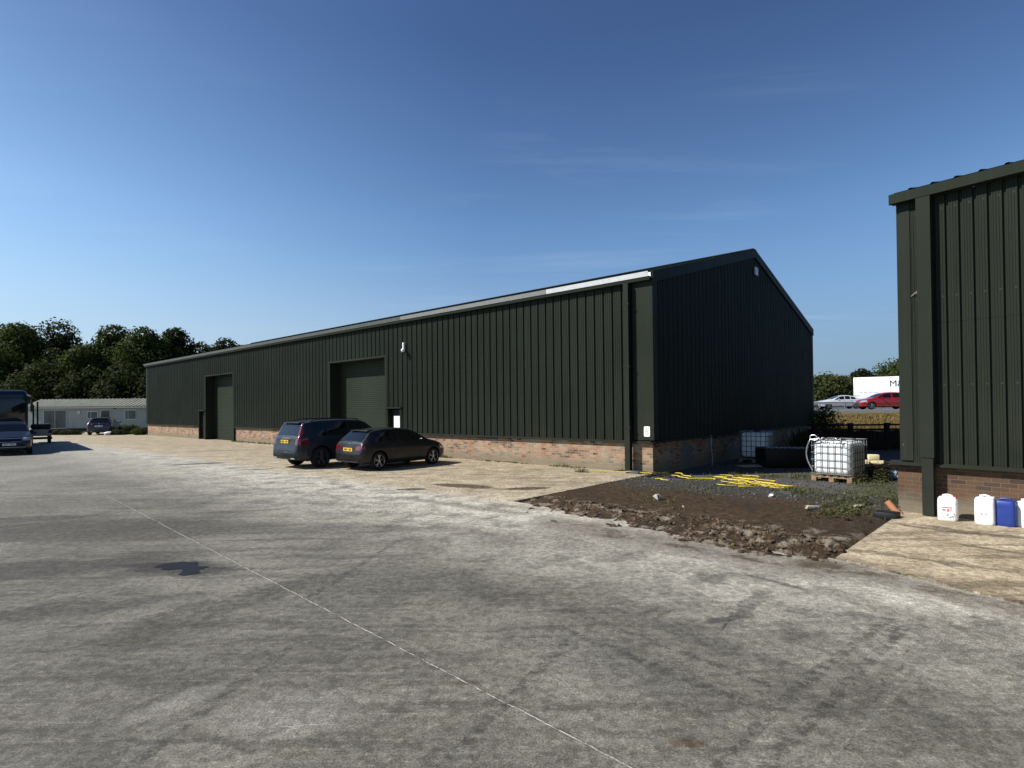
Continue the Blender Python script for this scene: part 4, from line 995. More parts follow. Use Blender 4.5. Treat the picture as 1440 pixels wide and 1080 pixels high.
# ------------------------------------------------------------------ caravan
pa_=G(36,607.5); pb_=G(214,606); VY=(pa_.y+pb_.y)/2
def vx(px,py): q=Gy(px,py,VY); return q.x,q.z
x0,_=vx(36,590); x1=x0+15.4
t=empty('static_caravan',((x0+x1)/2,VY,0)); ox=(x0+x1)/2; tag(t,'long pale static caravan with ribbed roof beyond the far end of the warehouse','caravan')
_,ze=vx(120,571.5); _,zr=vx(120,562.5)
b=MB(); b.prism([(x0-ox,0,.35),(x0-ox,3.8,.35),(x0-ox,3.8,ze),(x0-ox,1.9,zr+.02),(x0-ox,0,ze)],(x1-x0,0,0)); b.build('wall',M['van_wall'],t)
rf=MB(); P_=[]; x=x0-.15-ox
while x<x1+.1-ox: P_+=[(x,0),(x+.18,0),(x+.20,.13),(x+.30,.13),(x+.32,0)]; x+=.40
dzr=(zr+.02-ze)
for x,h in P_: rf.v+=[(x,-.35,ze-.02+h-.09),(x,1.9,zr+.04+h)]
for i in range(len(P_)-1): rf.f.append((2*i,2*i+2,2*i+3,2*i+1))
n=len(rf.v)
for x,h in P_: rf.v+=[(x,1.9,zr+.04+h),(x,4.15,ze-.11+h)]
for i in range(len(P_)-1): rf.f.append((n+2*i,n+2*i+2,n+2*i+3,n+2*i+1))
rf.build('roof',M['van_roof'],t)
b=MB(); b.box(x0-.1-ox,x1+.05-ox,-.36,-.30,ze-.20,ze-.10); b.build('eaves_board',M['van_wall'],t)
b=MB(); b.box(x0-ox,x1-ox,.05,3.75,0,.35); b.build('skirt',M['black_plastic'],t)
def vwin(pxa,pya,pxb,pyb,name,split=None,door=False):
    xa,za=vx(pxa,pyb); xb,zb=vx(pxb,pya); xa-=ox; xb-=ox
    f=MB(); f.box(xa,xb,-.05,.0,za,zb); fo=f.build(name,M['upvc'],t)
    cuts=[xa+.06]+([xa+(xb-xa)*s for s in (split or [])])+[xb-.06]
    for i in range(len(cuts)-1):
        a=cuts[i]+(.03 if i else 0); b_=cuts[i+1]-(.03 if i<len(cuts)-2 else 0)
        g_=MB(); g_.box(a,b_,-.065,-.051,(za+.06) if not door else za+(zb-za)*.5,zb-.08); g_.build('pane',M['curtain_glass'] if not door else M['glass'],fo)
    return fo
vwin(61.5,576,94,603,'patio_window',[.5]); vwin(123,578,138,589,'window',[.35]); vwin(142,576,155.5,604,'door',None,True); vwin(176,576,192,590,'window',[.28])
b=MB(); xl,zl=vx(162,573.5); b.box(xl-ox-.09,xl-ox+.09,-.16,0,zl-.1,zl+.1); b.build('wall_light',M['trim'],t)
b=MB(); xl,zl=vx(111,580); b.box(xl-ox-.17,xl-ox+.17,-.05,0,zl-.16,zl+.16); b.build('vent',M['galv'],t)

# ------------------------------------------------------------------ motorway side: embankment, road, barrier, trailer
def strip_sheet(name,rows,mat,kind='structure',x0=-6,x1=160,n=50,jit=0,seed=0):
    V=[];FA=[]
    for j,(y,z) in enumerate(rows):
        for i in range(n+1):
            x=x0+(x1-x0)*i/n; yy=y-(x-25)*.02
            V.append((x,yy,z+jit*mnoise.noise(Vector((x*.6,j*1.7+seed,0)))))
    for j in range(len(rows)-1):
        for i in range(n): a=j*(n+1)+i; FA.append((a,a+1,a+n+2,a+n+1))
    o=mesh_obj(name,V,FA,mat); tag(o,kind=kind); return o
strip_sheet('embankment_ground',[(27.5,-.12),(30,.0),(34,.22),(38,.62),(41,1.0),(44,1.25),(45.5,1.30),(46.6,ROADZ-.2)],M['drygrass'],n=160,jit=.10)
strip_sheet('motorway_road',[(46.4,ROADZ-.01),(75,ROADZ)],M['asphalt'])
strip_sheet('motorway_road',[(75,ROADZ),(98,ROADZ)],M['asphalt'])
strip_sheet('verge_ground',[(97.8,ROADZ+.01),(104,ROADZ+1),(135,ROADZ+1.5),(260,4)],M['drygrass'],jit=.3)
for yy in(46.95,50.6,54.2): 
    strip_sheet('road_line_marking',[(yy,ROADZ+.001),(yy+(.30 if yy<47 else .15),ROADZ+.001)],M['white_line'],n=4)
b=MB(); b.box(-6,160,45.9,46.4,ROADZ-.25,ROADZ-.006); o=b.build('road_kerb',simple('pale_kerb_concrete',(.5,.49,.46),.8)); tag(o,kind='structure')
def barrier(y,xa,xb,label):
    t=empty('crash_barrier',(xa,y,ROADZ)); tag(t,label,'barrier')
    r_=MB(); 
    prof=[(0,.48),(-.05,.52),(-.05,.58),(.0,.62),(-.05,.66),(-.05,.72),(0,.76)]
    for yo,z in prof: r_.v+=[(0,yo,z),(xb-xa,yo-(xb-xa)*.02,z)]
    for i in range(len(prof)-1): r_.f.append((2*i,2*i+1,2*i+3,2*i+2))
    r_.build('rail',M['rail'],t)
    x=.5; pp=None
    while x<xb-xa:
        po=MB().box(x,x+.08,.0-x*.02,.12-x*.02,-.2,.70).build('post',M['galv'],t); x+=2.4
barrier(54.8,22,46,'grey steel crash barrier between the carriageways, in front of the silver car')
# trailer lettered M&S
p=Gy(1200,531,76); t=empty('lorry_trailer',(p.x,p.y,ROADZ),-.56); zt=p.z-ROADZ; tag(t,'tall white box trailer with black lettering on the motorway behind the red car','trailer')
b=MB(); b.box(0,13.6,0,2.5,1.15,zt); b.build('box_body',M['white_paint'],t,bevel=.05)
b=MB(); b.box(.2,13.2,.2,2.3,.85,1.145); b.build('chassis',M['trim'],t)
for wx in(2.0,3.3,4.6):
    for wy in(.02,2.2):
        b=MB(); b.tube([(wx,wy,.5),(wx,wy+.28,.5)],.5,20); b.build('wheel',M['tyre'],t,True)
for wx in(14.5,):
    pass
b=MB(); b.box(5.6,10.8,.05,.1,.45,1.1); b.build('side_guard',M['galv'],t)
# letters: find the height in the picture
px_=Gy(1244,546,76); 
text_mesh('M&S',1.15,'lettering',M['ink'],t,(4.0,-.012,2.75),(PI/2,0,0),.006,.95)
b=MB(); 
for q in range(16):
    if q in(3,7,11): continue
    b.box(.7+q*.13,.80+q*.13,-.008,-.0,2.0,2.07)
b.build('small_lettering',gm_,t)
# lorry cab out of view behind the right-hand building
b=MB(); b.box(14.1,16.2,0,2.5,.5,3.4); cb2=b.build('cab',M['white_paint'],t,bevel=.15)
b=MB(); b.box(16.21,16.24,.25,2.25,1.9,3.0); b.build('cab_windscreen',M['glass'],cb2)

# timber fence
fa=Gy(1138,597,25.6); fb_x=24.0
t=empty('timber_fence',(fa.x,25.6,0)); tag(t,'low dark timber fence with posts and a top rail behind the gravel','fence')
xx=[(Gy(px,597,25.6).x-fa.x) for px in(1145,1196,1247,1298,1349)]
for x in xx: MB().box(x-.09,x+.09,-.09,.09,-.1,1.16).build('post',M['black_wood'],t,bevel=.01)
MB().box(xx[0]-.3,xx[-1],-.03,.06,1.03,1.11).build('rail',M['black_wood'],t)
MB().box(xx[0]-.3,xx[-1],-.03,.04,.82,.9).build('rail',M['black_wood'],t)
b=MB(); x=xx[0]-.3
rn=random.Random(2)
while x<xx[-1]: b.box(x,x+.14,-.06,-.035,0,.80+rn.uniform(-.03,.03)); x+=.155
b.build('boards',M['black_wood'],t)

# ------------------------------------------------------------------ loose things by the sheds
def make_ibc(label,pn,yaw,lit=True,group=None):
    """pn: near right bottom corner"""
    w_,d_=1.0,1.2; z0=.15
    t=empty('tank_container',pn,yaw); tag(t,label,'tank',group)
    X0,X1,Y0,Y1=-w_,0,0,d_
    b=MB(); b.box(X0+.03,X1-.03,Y0+.03,Y1-.03,z0+.02,z0+.93); tk=b.build('bottle',M['ibc'],t,bevel=.15,bseg=6)
    b=MB(); b.tube([((X0+X1)/2,d_/2,z0+.92),((X0+X1)/2,d_/2,z0+.985)],.12,20); b.build('lid',M['trim'],tk)
    c=MB(); r=.010
    for z in(.05,.24,.43,.62,.80,.955):
        c.tube([(X0,Y0,z0+z),(X1,Y0,z0+z),(X1,Y1,z0+z),(X0,Y1,z0+z),(X0,Y0,z0+z)],r if z<.9 else .014,6,cap=False)
    for i in range(6):
        x=X0+.09+(w_-.18)*i/5
        c.tube([(x,Y0-.006,z0),(x,Y0-.006,z0+.955)],r,6); c.tube([(x,Y1+.006,z0),(x,Y1+.006,z0+.955)],r,6)
    for i in range(7):
        y=Y0+.08+(d_-.16)*i/6
        c.tube([(X1+.006,y,z0),(X1+.006,y,z0+.955)],r,6); c.tube([(X0-.006,y,z0),(X0-.006,y,z0+.955)],r,6)
    c.tube([(X0+.3,Y0,z0+.96),(X0+.3,Y1,z0+.96)],.012,6); c.tube([(X0+.7,Y0,z0+.96),(X0+.7,Y1,z0+.96)],.012,6)
    c.build('wire_cage',M['cage'],t,True)
    p_=MB()
    for x in(X0,(X0+X1)/2-.06,X1-.12):
        for y in(Y0,d_/2-.07,Y1-.14): p_.box(x,x+.12,y,y+.14,.02,.105)
    for y in(Y0,d_/2-.05,Y1-.1): p_.box(X0,X1,y-.001,y+.10,.106,.126)
    for i in range(6): p_.box(X0+i*(w_-.1)/5,X0+.1+i*(w_-.1)/5,Y0,Y1,.127,.146)
    for x in(X0,(X0+X1)/2-.06,X1-.12): p_.box(x,x+.12,Y0,Y1,0,.019)
    p_.build('pallet',M['pallet'],t)
    return t
tk=make_ibc('white plastic tank in a wire cage on a timber pallet standing in the sun','',-.86) if False else None
a=G(1198,677); tk=make_ibc('white plastic tank in a wire cage on a timber pallet standing in the sun',(a.x,a.y,-.06),-.86)
tk2=make_ibc('dim white caged tank in the shade against the gable wall',(G(1081,649).x,G(1081,649).y,-.06),-.62)
# grey hose looped over the sunlit tank
hs_=empty('grey_hose',tk.location,-.86); tag(hs_,'pale grey hose looped over the top left corner of the sunlit caged tank','hose')
b=MB(); pts=[]
for i in range(40):
    u=i/39; 
    if u<.45: a_=u/.45*1.9*PI; pts.append((-.93+.10*cos(a_)+.1*u,-.03-.02*u,1.17+.07*sin(a_)))
    else:
        v=(u-.45)/.55; pts.append((-1.0-.13*sin(PI*v)*1.0+.05*v,-.04,1.13-.85*v))
b.tube(pts,.016,8); b.build('hose_loop',M['galv'],hs_,True)
b=MB(); pts=[(-.85+.6*i/20,-.03+.02*sin(i),1.15+.03*sin(i*1.3)-.0) for i in range(21)]+[(-.24,-.04,1.05),(-.3,-.05,.98)]; b.tube(pts,.014,8); b.build('hose_loop',M['galv'],hs_,True)
# black tub
a=G(1082,656); c=G(1137,655)
t=empty('black_trough',((a.x+c.x)/2,(a.y+c.y)/2+.5,-.06),-.1); wdt=(c-a).length
tag(t,'long black plastic trough in the shade between the two caged tanks','trough')
b=MB(); b.prism([(-wdt/2,-.5,0),(wdt/2,-.5,0),(wdt/2+.04,-.55,.62),(-wdt/2-.04,-.55,.62)],(0,1.1,0)); b.build('tub',M['black_plastic'],t,bevel=.04)
b=MB(); pts=[(-wdt/2+wdt*i/30,-.52+.02*sin(i*2.1),.645+.03*abs(sin(i*.7))) for i in range(31)]; b.tube(pts,.018,6); b.build('rim_cord',M['galv'],t,True)
# hose leaning on the gable plinth
p=loc2w(.22,2.9); q=MB(); pts=[]
hA=Gy(1001,655,G(1001,660).y+.6); 
for i in range(16):
    v=i/15; s_=3.55+.55*v**.7; pts.append(loc2w(.35-.25*v,s_,-.03+1.0*v*v))
o=q.tube(pts,.014,6).build('leaning_hose',M['galv'],None,True); tag(o,'thin grey hose leaning against the shaded gable brickwork','hose')
# pale sheet lying in the shade
a=G(1062,653); b=MB(); b.obox((a.x,a.y,-.045),1.2,.5,.02,.2); o=b.build('board_offcut',M['rubble'],None); tag(o,'pale board lying flat in the shade in front of the dim caged tank','board')
# yellow lay-flat hoses
def hosepath(pxs,z=.0,wob=.05,seed=0,n=8):
    pts=[G(px,py,-.03) for px,py in pxs]; out=[]
    for i in range(len(pts)-1):
        p0=pts[max(i-1,0)];p1=pts[i];p2=pts[i+1];p3=pts[min(i+2,len(pts)-1)]
        for k_ in range(n):
            t_=k_/n; v=.5*((2*p1)+(-p0+p2)*t_+(2*p0-5*p1+4*p2-p3)*t_*t_+(-p0+3*p1-3*p2+p3)*t_**3)
            v.x+=wob*mnoise.noise(Vector((i+t_,seed,0))); v.z=z+.012+.02*abs(mnoise.noise(Vector((i*.8+t_,seed+4,2)))); out.append(v)
    out.append(pts[-1]+Vector((0,0,.03+z))); return out
b=MB()
hp=[[(1003,672.5),(1022,674),(1045,679),(1068,683),(1092,685),(1111,686),(1100,689),(1075,686),(1050,684),(1025,681)],
    [(1004,673),(1018,677),(1030,681),(1052,678),(1068,674),(1050,673),(1036,675),(1052,680),(1078,686),(1104,689)],
    [(1008,684),(1030,686),(1048,683),(1040,679),(1016,675),(1006,673)],
    [(1060,673),(1040,674),(1058,677),(1086,680),(1070,683),(1045,687),(1060,688)],
    [(1020,674),(1045,672),(1066,674),(1050,676),(1030,677),(1060,682),(1090,688)],
    [(1012,672),(1030,675),(1060,679),(1084,684),(1108,688),(1088,688),(1060,684)]]
for i,pth in enumerate(hp): b.tube(hosepath(pth,.0+.008*i,.35,i),.014,6,.8)
o=b.build('yellow_hose',M['hose_y'],None,True); tag(o,'heap of tangled bright yellow hose on the gravel in front of the gable','hose')
b=MB(); b.tube(hosepath([(944,670),(955,672),(968,675),(985,675),(1004,676)],.0,.3,11),.022,6,.6); b.tube(hosepath([(950,668),(960,671),(972,673)],.02,.2,12),.022,6,.6); b.tube(hosepath([(921,676),(930,677),(940,678)],.01,.2,13),.022,6,.6)
o=b.build('yellow_hose',M['hose_y'],None,True); tag(o,'short loose lengths of yellow hose lying left of the tangled heap','hose')
b=MB(); b.tube([v+Vector((0,0,.03)) for v in hosepath([(816,664.6),(840,665),(860,666.2),(885,667.2),(906,668.2),(916,669)],.0,.05,3)],.02,6,.5)
o=b.build('yellow_hose',M['hose_y'],None,True); tag(o,'straight flat yellow hose lying on the concrete along the foot of the brick wall','hose')
# downpipe gully cover
a=loc2w(-.45,-.33); t=MB(); t.obox((a.x,a.y,.035),.42,.26,.07,-YAW); o=t.build('drain_cover',M['stripe_grey'],None,bevel=.01); tag(o,'small dark grey drain block at the foot of the near downpipe','drain')
# stones
def stone(px,py,r,label,mat='stone',sq=.6,seed=1,name='stone'):
    g=G(px,py); xl_,yl_=w2loc(g); z=max(-.05,soil_z(xl_,yl_)); mb=MB(); rockverts(mb,(0,0,0),r,seed,sq); o=mb.build(name,M[mat],None,False,(g.x,g.y,z+r*.3)); tag(o,label,'stone')
stone(925,703,.15,'pale rock on the bare soil left of the middle',seed=3)
stone(1085,699,.09,'small white stone in front of the yellow hose heap','white_paper',.5,5)
stone(961,715,.05,'little pale stone in the middle of the bare soil',seed=8)
stone(1207,714,.09,'light stone among the weeds right of the brick piece',seed=11)
g=G(1143,717); mb=MB(); mb.obox((g.x,g.y,.045),.26,.1,.07,.1,.06); o=mb.build('brick_piece',M['stone'],None,bevel=.012); tag(o,'grey brick lying on the soil in front of the sunlit tank','brick')
g=G(1088,694); mb=MB(); mb.prism([(g.x-.35,g.y-.15,-.01),(g.x+.3,g.y-.2,.0),(g.x+.4,g.y+.2,.01),(g.x-.2,g.y+.25,.0)],(0,0,.012)); o=mb.build('plastic_sheet',M['stripe_grey'],None); tag(o,'flat dark grey sheet on the gravel just below the yellow hose heap','sheet')
# right corner: drain box, pipe, pallets, sack, rubble
g=G(1247,728); t=MB(); t.obox((g.x,g.y,.03),.34,.3,.16,-YAW2); o=t.build('drain_box',M['black_plastic'],None,bevel=.015); tag(o,'black plastic drain box at the corner of the concrete slab','drain')
a=G(1263,724); b=MB(); b.tube([(a.x+.03,a.y-.02,.0),(a.x-.05,a.y+.03,.09),(a.x-.13,a.y+.10,.23)],[.05,.055,.055],16,cap=True); o=b.build('clay_pipe',M['terracotta'],None,True); tag(o,'short orange clay pipe leaning at the corner of the brown brick wall','pipe')
PB=G(1256,671,0)
t=empty('timber_stack',(PB.x+.15,PB.y+.9,-.06),-.3); tag(t,'dark pallet stack behind the corner of the right-hand building','pallet')
for i in range(3):
    b=MB(); z=.0+.14*i
    for y in(-.45,0,.35): b.box(-.6,.6,y,y+.1,z,z+.08)
    for x in(-.6,-.3,0,.3,.5): b.box(x,x+.1,-.45,.45,z+.081,z+.10)
    b.build('pallet_layer',M['black_wood'],t)
rn=random.Random(4)
for i,(x,y,z,s_,lb) in enumerate([(-.42,-.2,.36,.30,'pale yellow block lying at the left on the dark pallets'),(-.08,-.22,.36,.34,'pale yellow block lying at the right on the dark pallets'),(-.15,-.2,.52,.26,'pale yellow block lying on top of two other blocks')]):
    q=Matrix.Rotation(-.3,3,'Z')@Vector((x,y,z)); b=MB(); b.obox((0,0,0),s_,.22,.15,rn.uniform(-.3,.3)-.3)
    o=b.build('foam_block',M['yellow_block'],None,bevel=.012,loc=(PB.x+.15+q.x,PB.y+.9+q.y,-.06+z+.02)); tag(o,lb,'block','yellow blocks on the pallets')
b=MB(); b.tube([(0,0,0),(.02,0,.05),(0,.02,.13),(.03,0,.19),(.05,.02,.24)],[.15,.19,.15,.12,.03],9,.7); o=b.build('blue_sack',M['blue_sack'],None,True,(PB.x+.08,PB.y+.05,-.06)); tag(o,'pale blue plastic sack beside the corner of the brown brick wall','sack')
mb=MB(); rn=random.Random(9)
for i in range(90):
    x=rn.gauss(0,.45); y=rn.gauss(0,.28); h=max(0,.16-abs(x)*.18-abs(y)*.2); rockverts(mb,(x,y,h*rn.random()),rn.uniform(.03,.10),i,.7)
g=G(1236,668); o=mb.build('rubble_heap',M['rubble'],None,False,(g.x,g.y+.7,-.05)); tag(o,'low heap of pale broken rubble between the sunlit tank and the building corner','rubble',kind='stuff')
# jerry cans
def can(px,py,w_,d_,h_,mat,label,capmat,yawo=0,lab=0,sq=False):
    g=G(px,py,.018); t=empty('jerry_can',(g.x,g.y,.018),-YAW2+yawo); tag(t,label,'jerry can','jerry cans along the brown brick wall')
    # body: stacked rounded-rectangle rings
    V=[];FA=[]; lv=[(0,.90),(.012,.97),(.05,1),(.28*h_/.43,1),(.30*h_/.43,.985),(h_-.11,1),(h_-.055,.965),(h_-.03,.86),(h_-.02,.6)]
    n=28
    for z,s_ in lv:
        for i in range(n):
            a=2*PI*i/n; ca,sa=cos(a),sin(a); e=.42
            V.append((w_/2*s_*math.copysign(abs(ca)**e,ca),d_/2*s_*math.copysign(abs(sa)**e,sa)+d_/2,z))
    for j in range(len(lv)-1):
        for i in range(n): a=j*n+i;b_=j*n+(i+1)%n; FA.append((a,b_,b_+n,a+n))
    FA.append(tuple(range(n))[::-1]); FA.append(tuple((len(lv)-1)*n+i for i in range(n)))
    mesh_obj('body',V,FA,M[mat],t,True)
    b=MB(); b.tube([(-w_*.30,d_*.5,h_-.05),(-w_*.24,d_*.5,h_-.004),(0,d_*.5,h_+.012),(w_*.20,d_*.5,h_-.004),(w_*.24,d_*.5,h_-.05)],[.022,.018,.016,.018,.022],8); b.build('handle',M[mat],t,True)
    b=MB(); b.tube([(w_*.36,d_*.5,h_-.07),(w_*.36,d_*.5,h_-.005)],.028,16); b.build('cap',M[capmat],t,True)
    if lab==1:
        b=MB(); 
        for q in range(7): b.box(-.07+q*.02,-.056+q*.02,-.0035,.002,.215,.235)
        b.box(-.065,-.02,-.0035,.002,.17,.195); b.box(.0,.03,-.0035,.002,.16,.20); b.box(.04,.06,-.0035,.002,.18,.20); b.build('printed_label',M['ink_red'],t)
        b=MB(); rn=random.Random(3)
        for q in range(40): x=rn.uniform(-.1,.1); z=rn.uniform(.04,.13); b.box(x,x+rn.uniform(.004,.012),-.0035,.002,z,z+.006)
        b.build('small_print',M['ink'],t)
    if lab==2:
        b=MB()
        for x,z in((-.05,.17),(-.035,.165),(-.02,.168),(.01,.162),(.03,.16)): b.box(x,x+.012,-.0035,.002,z,z+.012)
        b.build('scribbled_mark',M['ink'],t)
    if lab==3:
        b=MB()
        for q in range(5): b.box(-.04+.015*q,-.03+.015*q,-.0035,.002,.10+.02*q,.115+.02*q)
        b.build('scribbled_mark',M['ink'],t)
    return t
can(1332,732.5,.275,.20,.42,'can_white','white jerry can with faded red printing and a red cap, apart from the others','red_cap',.12,1)
can(1384,738,.265,.20,.46,'can_white','taller white jerry can standing left of the blue one','can_white',.02,2)
can(1413,740.5,.275,.20,.43,'can_blue','dark blue jerry can between two white ones','can_blue',0,0)
can(1443,742.5,.275,.20,.43,'can_white','white jerry can right of the blue one, cut by the picture edge','can_white',-.05,3)

# ------------------------------------------------------------------ vegetation
def leaf_cloud(mb,c,R,n,size,rnd,shell=.35,flat=1.0):
    for i in range(n):
        d=Vector((rnd.gauss(0,1),rnd.gauss(0,1),rnd.gauss(0,1))).normalized(); rr=(1-shell*rnd.random()**1.5)*(1+.12*rnd.gauss(0,1))
        p=Vector(c)+Vector((d.x*R[0],d.y*R[1],d.z*R[2]))*rr
        s_=size*rnd.uniform(.5,1.3)
        nrm=(d+Vector((rnd.gauss(0,.6),rnd.gauss(0,.6),rnd.gauss(0,.6)+.3))).normalized(); u=nrm.orthogonal().normalized(); a=rnd.random()*PI; v=nrm.cross(u)
        uu=u*cos(a)+v*sin(a); vv=nrm.cross(uu); k_=len(mb.v)
        mb.v+=[tuple(p+uu*s_),tuple(p+vv*s_*.55),tuple(p-uu*s_*.8),tuple(p-vv*s_*.55)]; mb.f.append((k_,k_+1,k_+2,k_+3))
def tree(name,label,x,y,z,h,r,seed,mat='leaf',n=9000,leaf=.2,low=.12,cat='tree',group=None,cone=False):
    rnd=random.Random(seed); t=empty(name,(x,y,z)); tag(t,label,cat,group)
    tk=MB(); pts=[(0,0,-.1)]; rad=[h*.03]
    for i in range(1,7): pts.append((rnd.gauss(0,.02*h)*.5,rnd.gauss(0,.02*h)*.5,h*.8*i/6)); rad.append(h*.03*(1-i/7))
    tk.tube(pts,rad,9)
    nb=16 if not cone else 10; mb=MB(); per=n//nb
    for i in range(nb):
        u=(i+.5)/nb
        if cone: zz=h*(low+(1-low)*u*.92); rr=r*(1-u)*.9+.15*r; a=rnd.random()*6.28; cx=rr*.3*cos(a); cy=rr*.3*sin(a); R=(rr*.75,rr*.75,h*.10)
        else:
            zz=h*(low+.12+(.74-low)*u+rnd.uniform(-.05,.05)); prof=math.sin(PI*min(1,max(.12,(u*.85+.15))))**.6; a=i*2.4+rnd.random(); q=rnd.uniform(.25,.75)*r*prof
            cx=q*cos(a);cy=q*sin(a); s_=rnd.uniform(.32,.5)*r; R=(s_,s_,s_*.75)
        leaf_cloud(mb,(cx,cy,zz),R,per,leaf,rnd)
        tk.tube([(pts[3][0],pts[3][1],min(zz*.6,h*.5)),(cx*.6,cy*.6,zz-.15*h*.3),(cx,cy,zz)],[h*.012,h*.008,h*.004],5)
    tk.build('trunk',M['bark'],t,True); mb.build('crown',M[mat],t)
    return t
TG='broadleaved trees behind the caravan'
lab_trees=[(-20,445,74,6.2,'leaf','dark broadleaved tree leftmost in the row, above the coach'),(28,449,68,5.2,'leaf','broad tree behind the coach with a pointed sprig on its crown'),
 (82,457,76,5.0,'leaf_dark','very dark rounded tree left of the dip in the tree line'),(118,489,64,4.0,'leaf','lower light green tree filling the dip behind the caravan'),
 (160,462,70,4.8,'leaf','tree with a bumpy crown right of the dip in the tree line'),(205,458,66,4.6,'leaf','tallest tree over the caravan roof near the warehouse end'),
 (248,463,70,4.2,'leaf_dark','dark tree just above the far corner of the warehouse roof'),(282,486,78,4.0,'leaf','low tree in the gap between two taller ones above the warehouse roof'),
 (318,472,80,3.6,'leaf_dark','small crowned tree furthest right above the warehouse roof'),(335,480,86,3.2,'leaf','slim tree half hidden by the warehouse roof at the right of the row')]
for i,(px,py,Y,r,mt,lb) in enumerate(lab_trees):
    Y+=6; p=Gy(px,py,Y); tree('broadleaved_tree',lb,p.x,p.y,-.2,(p.z+.2)*1.07,r,40+i,mt,13000 if i<7 else 7000,.24,.05,'tree',TG)
for i,(px,py,Y,r,lb) in enumerate([(60,505,68,4.5,'low dark shrub behind the left end of the caravan'),(175,515,68,4.5,'low green shrub behind the right end of the caravan'),(120,520,68,4,'low shrub behind the middle of the caravan roof'),(225,520,68,4,'low shrub between the caravan and the warehouse end')]):
    p=Gy(px,py,Y); tree('shrub',lb,p.x,p.y,-.2,p.z+.2,r,70+i,'leaf_dark',7000,.22,-.05,'shrub','shrubs behind the caravan')
for i,(px,py,Y,r,mt,lb) in enumerate([(1150,533,100,5,'leaf_hedge','bushy hedge tree at the left end of the motorway hedge'),(1172,530,98,5,'leaf_hedge','bushy hedge tree above the silver car'),(1192,533,102,5,'leaf_hedge','bushy hedge tree by the rear of the white trailer'),
   (1125,536,104,6,'leaf_hedge','hedge tree mostly hidden by the gable of the long warehouse'),(1222,530,112,5,'leaf','hedge tree behind the white trailer'),(1250,518,112,5,'leaf','taller sloping tree behind the trailer, left of the building'),(1268,508,112,6,'leaf','tall tree touching the edge of the right-hand building'),(1290,500,116,6,'leaf','tree hidden behind the right-hand building')]):
    p=Gy(px,py,Y); tree('hedge_tree',lb,p.x,p.y,1.6,p.z-1.6,r,90+i,mt,8000,.3,-.05,'tree','trees beyond the motorway')
p=Gy(1212,515,108); tree('conical_tree','dark tapering tree rising over the left end of the white trailer',p.x,p.y,1.6,p.z-1.6,3.4,120,'leaf_dark',6000,.3,-.1,'tree',None)
# bramble bush on the embankment
p=Gy(1155,590,31); tree('bramble_bush','leafy green bush on the dry bank behind the fence by the warehouse',p.x,p.y,.1,1.75,1.3,130,'leaf_hedge',3500,.07,-.1,'bush',None)
# plants below the caravan
for i,(px,py,w_,h_,lb) in enumerate([(182,608,1.7,.85,'dark bushy plant below the small caravan window'),(198,609,1.2,.6,'green low plant at the corner of the warehouse'),(166,609,1.2,.45,'dark low plant right of the caravan door'),(100,609,1.6,.45,'dark low plant left of the parked black hatchback'),(84,609,1.6,.5,'dark low plant below the patio window')]):
    p=G(px,py+2.5); mb=MB(); rn=random.Random(200+i); leaf_cloud(mb,(0,0,h_*.45),(w_*.6,.5,h_*.55),1500,.09,rn,.8); o=mb.build('garden_plant',M['leaf_dark'] if i!=1 else M['leaf_hedge'],None,False,(p.x,p.y,0)); tag(o,lb,'plant','plants below the caravan')
# bagged bits by the caravan
p=G(152,612); mb=MB(); rockverts(mb,(0,0,.15),.3,5,.6); o=mb.build('white_bag',M['can_white'],None,True,(p.x,p.y,0)); tag(o,'small white bag on the ground right of the black hatchback','bag')
# weeds
def tuft(mb,c,h,n,rnd,wd=.012,spread=.12):
    for i in range(n):
        a=rnd.random()*6.28; b_=Vector(c)+Vector((rnd.gauss(0,spread),rnd.gauss(0,spread),0)); hh=h*rnd.uniform(.4,1.1); le=rnd.uniform(.1,.6)*hh
        d=Vector((cos(a),sin(a),0)); s_=Vector((-sin(a),cos(a),0))*wd; k_=len(mb.v)
        m_=b_+d*le*.4+Vector((0,0,hh*.6)); e=b_+d*le+Vector((0,0,hh))
        mb.v+=[tuple(b_-s_),tuple(b_+s_),tuple(m_+s_*.8),tuple(m_-s_*.8),tuple(e)]; mb.f+=[(k_,k_+1,k_+2,k_+3),(k_+3,k_+2,k_+4)]
def leafy(mb,c,h,n,rnd):
    for i in range(n):
        z=rnd.random()*h; p=Vector(c)+Vector((rnd.gauss(0,.3*(h-z*.6)),rnd.gauss(0,.3*(h-z*.6)),z)); a=rnd.random()*6.28; s_=rnd.uniform(.012,.03)
        u=Vector((cos(a),sin(a),rnd.uniform(-.3,.6)))*s_; v=Vector((-sin(a),cos(a),rnd.uniform(-.3,.3)))*s_*.5; k_=len(mb.v)
        mb.v+=[tuple(p+u),tuple(p+v),tuple(p-u),tuple(p-v)]; mb.f.append((k_,k_+1,k_+2,k_+3))
mw=MB(); rn=random.Random(77)
def zone(cx,cy,rx,ry,n,h,kind):
    for i in range(n):
        px=cx+rn.gauss(0,rx*.5); py=cy+rn.gauss(0,ry*.5)
        if py<664: continue
        g=G(px,py); xl_,yl_=w2loc(g)
        if xl_<.1: continue
        if w2loc(g,D0,YAW2)[0]>-.06 and w2loc(g,D0,YAW2)[1]>-.5: continue
        z=soil_z(xl_,yl_) if yl_<-.4 else -.065
        if kind=='l': leafy(mw,(g.x,g.y,z),h*rn.uniform(.6,1.2),26,rn)
        else: tuft(mw,(g.x,g.y,z),h*rn.uniform(.5,1.1),12,rn,.008,.10)
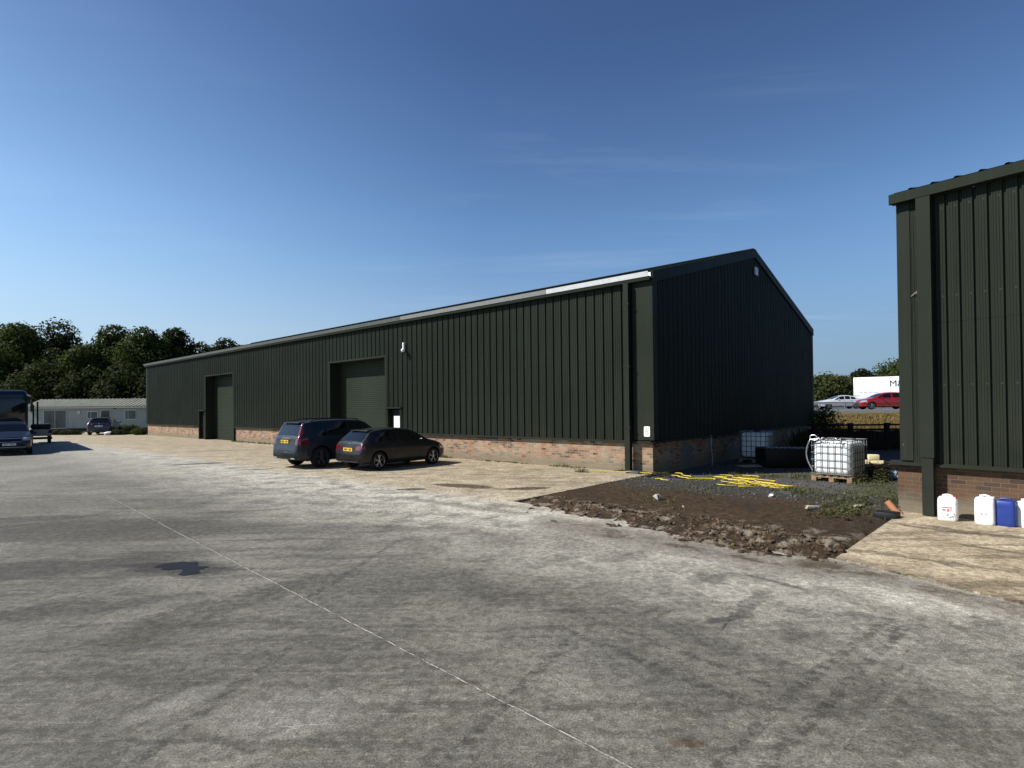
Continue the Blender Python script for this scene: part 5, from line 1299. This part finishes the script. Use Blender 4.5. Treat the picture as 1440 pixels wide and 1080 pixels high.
zone(1120,693,40,10,26,.09,'t'); zone(1120,690,30,8,20,.08,'l'); zone(1185,712,40,14,50,.12,'l'); zone(1200,700,60,30,45,.10,'t'); zone(1225,690,30,26,60,.28,'l'); zone(1240,670,24,14,36,.42,'l')
zone(1180,724,40,6,30,.08,'l'); zone(1250,700,14,30,40,.25,'l'); zone(1060,668,90,4,40,.10,'t'); zone(1160,668,60,4,40,.14,'t'); zone(960,690,90,20,60,.06,'t'); zone(1220,682,50,20,25,.08,'t')
for i in range(60):
    x=rn.uniform(.05,1.2); g=loc2w(x,rn.uniform(-.25,.0)-x*.02); leafy(mw,(g.x,g.y,-.04),.10,16,rn)
o=mw.build('weeds',M['weed'],None); tag(o,'scattered green weeds growing through the gravel and soil','weeds',kind='stuff')
mw=MB()
for i in range(420):
    x=-rn.random()**1.3*16-.1; c=mnoise.noise(Vector((x*.8,0,5)))
    if c<-.05: continue
    if p2a-.1>x: continue
    g=loc2w(x,-rn.random()**2*.22-.01); tuft(mw,(g.x,g.y,0),.05+.14*max(0,c),6,rn,.006,.03)
for i in range(80):
    x=rn.uniform(-30,-21); g=loc2w(x,-rn.random()**2*.2-.01); tuft(mw,(g.x,g.y,0),.12,6,rn,.01,.04)
for i in range(160):
    t_=rn.random(); g=P1+(loc2w(.05,0)-P1)*t_; tuft(mw,(g.x+rn.gauss(0,.05)+.05,g.y,-.03),.03+.05*t_,5,rn,.005,.03)
for q in range(50):
    g=loc2w(-1.9+rn.gauss(0,.12),-1.0+rn.gauss(0,.06)); leafy(mw,(g.x,g.y,0),.10,8,rn)
o=mw.build('wall_weeds',M['weed'],None); tag(o,'fringe of small weeds and grass along the foot of the long brick plinth','weeds',kind='stuff')
mw=MB()
for i in range(9000):
    x=rn.uniform(10,40); y=rn.uniform(28,46); yy=y
    z=float(np.interp(y,[27.5,30,34,38,41,44,45.6],[-.12,0,.22,.62,1.0,1.25,1.28]))-.03
    px=x/y*F+720
    if not 1120<px<1300: continue
    tuft(mw,(x,yy-(x-25)*.02,z),.26 if y<43 else .07,3,rn,.02,.2)
o=mw.build('dry_grass',M['straw'],None); tag(o,'tall golden dry grass covering the bank below the motorway','grass',kind='stuff')
mw=MB()
for i in range(700):
    x=rn.uniform(-.5,7); tuft(mw,(fa.x+x,25.6+rn.uniform(.15,.8),-.1),1.1,4,rn,.02,.15)
o=mw.build('fence_grass',M['weed'],None); tag(o,'long grass standing up behind the dark timber fence','grass',kind='stuff')
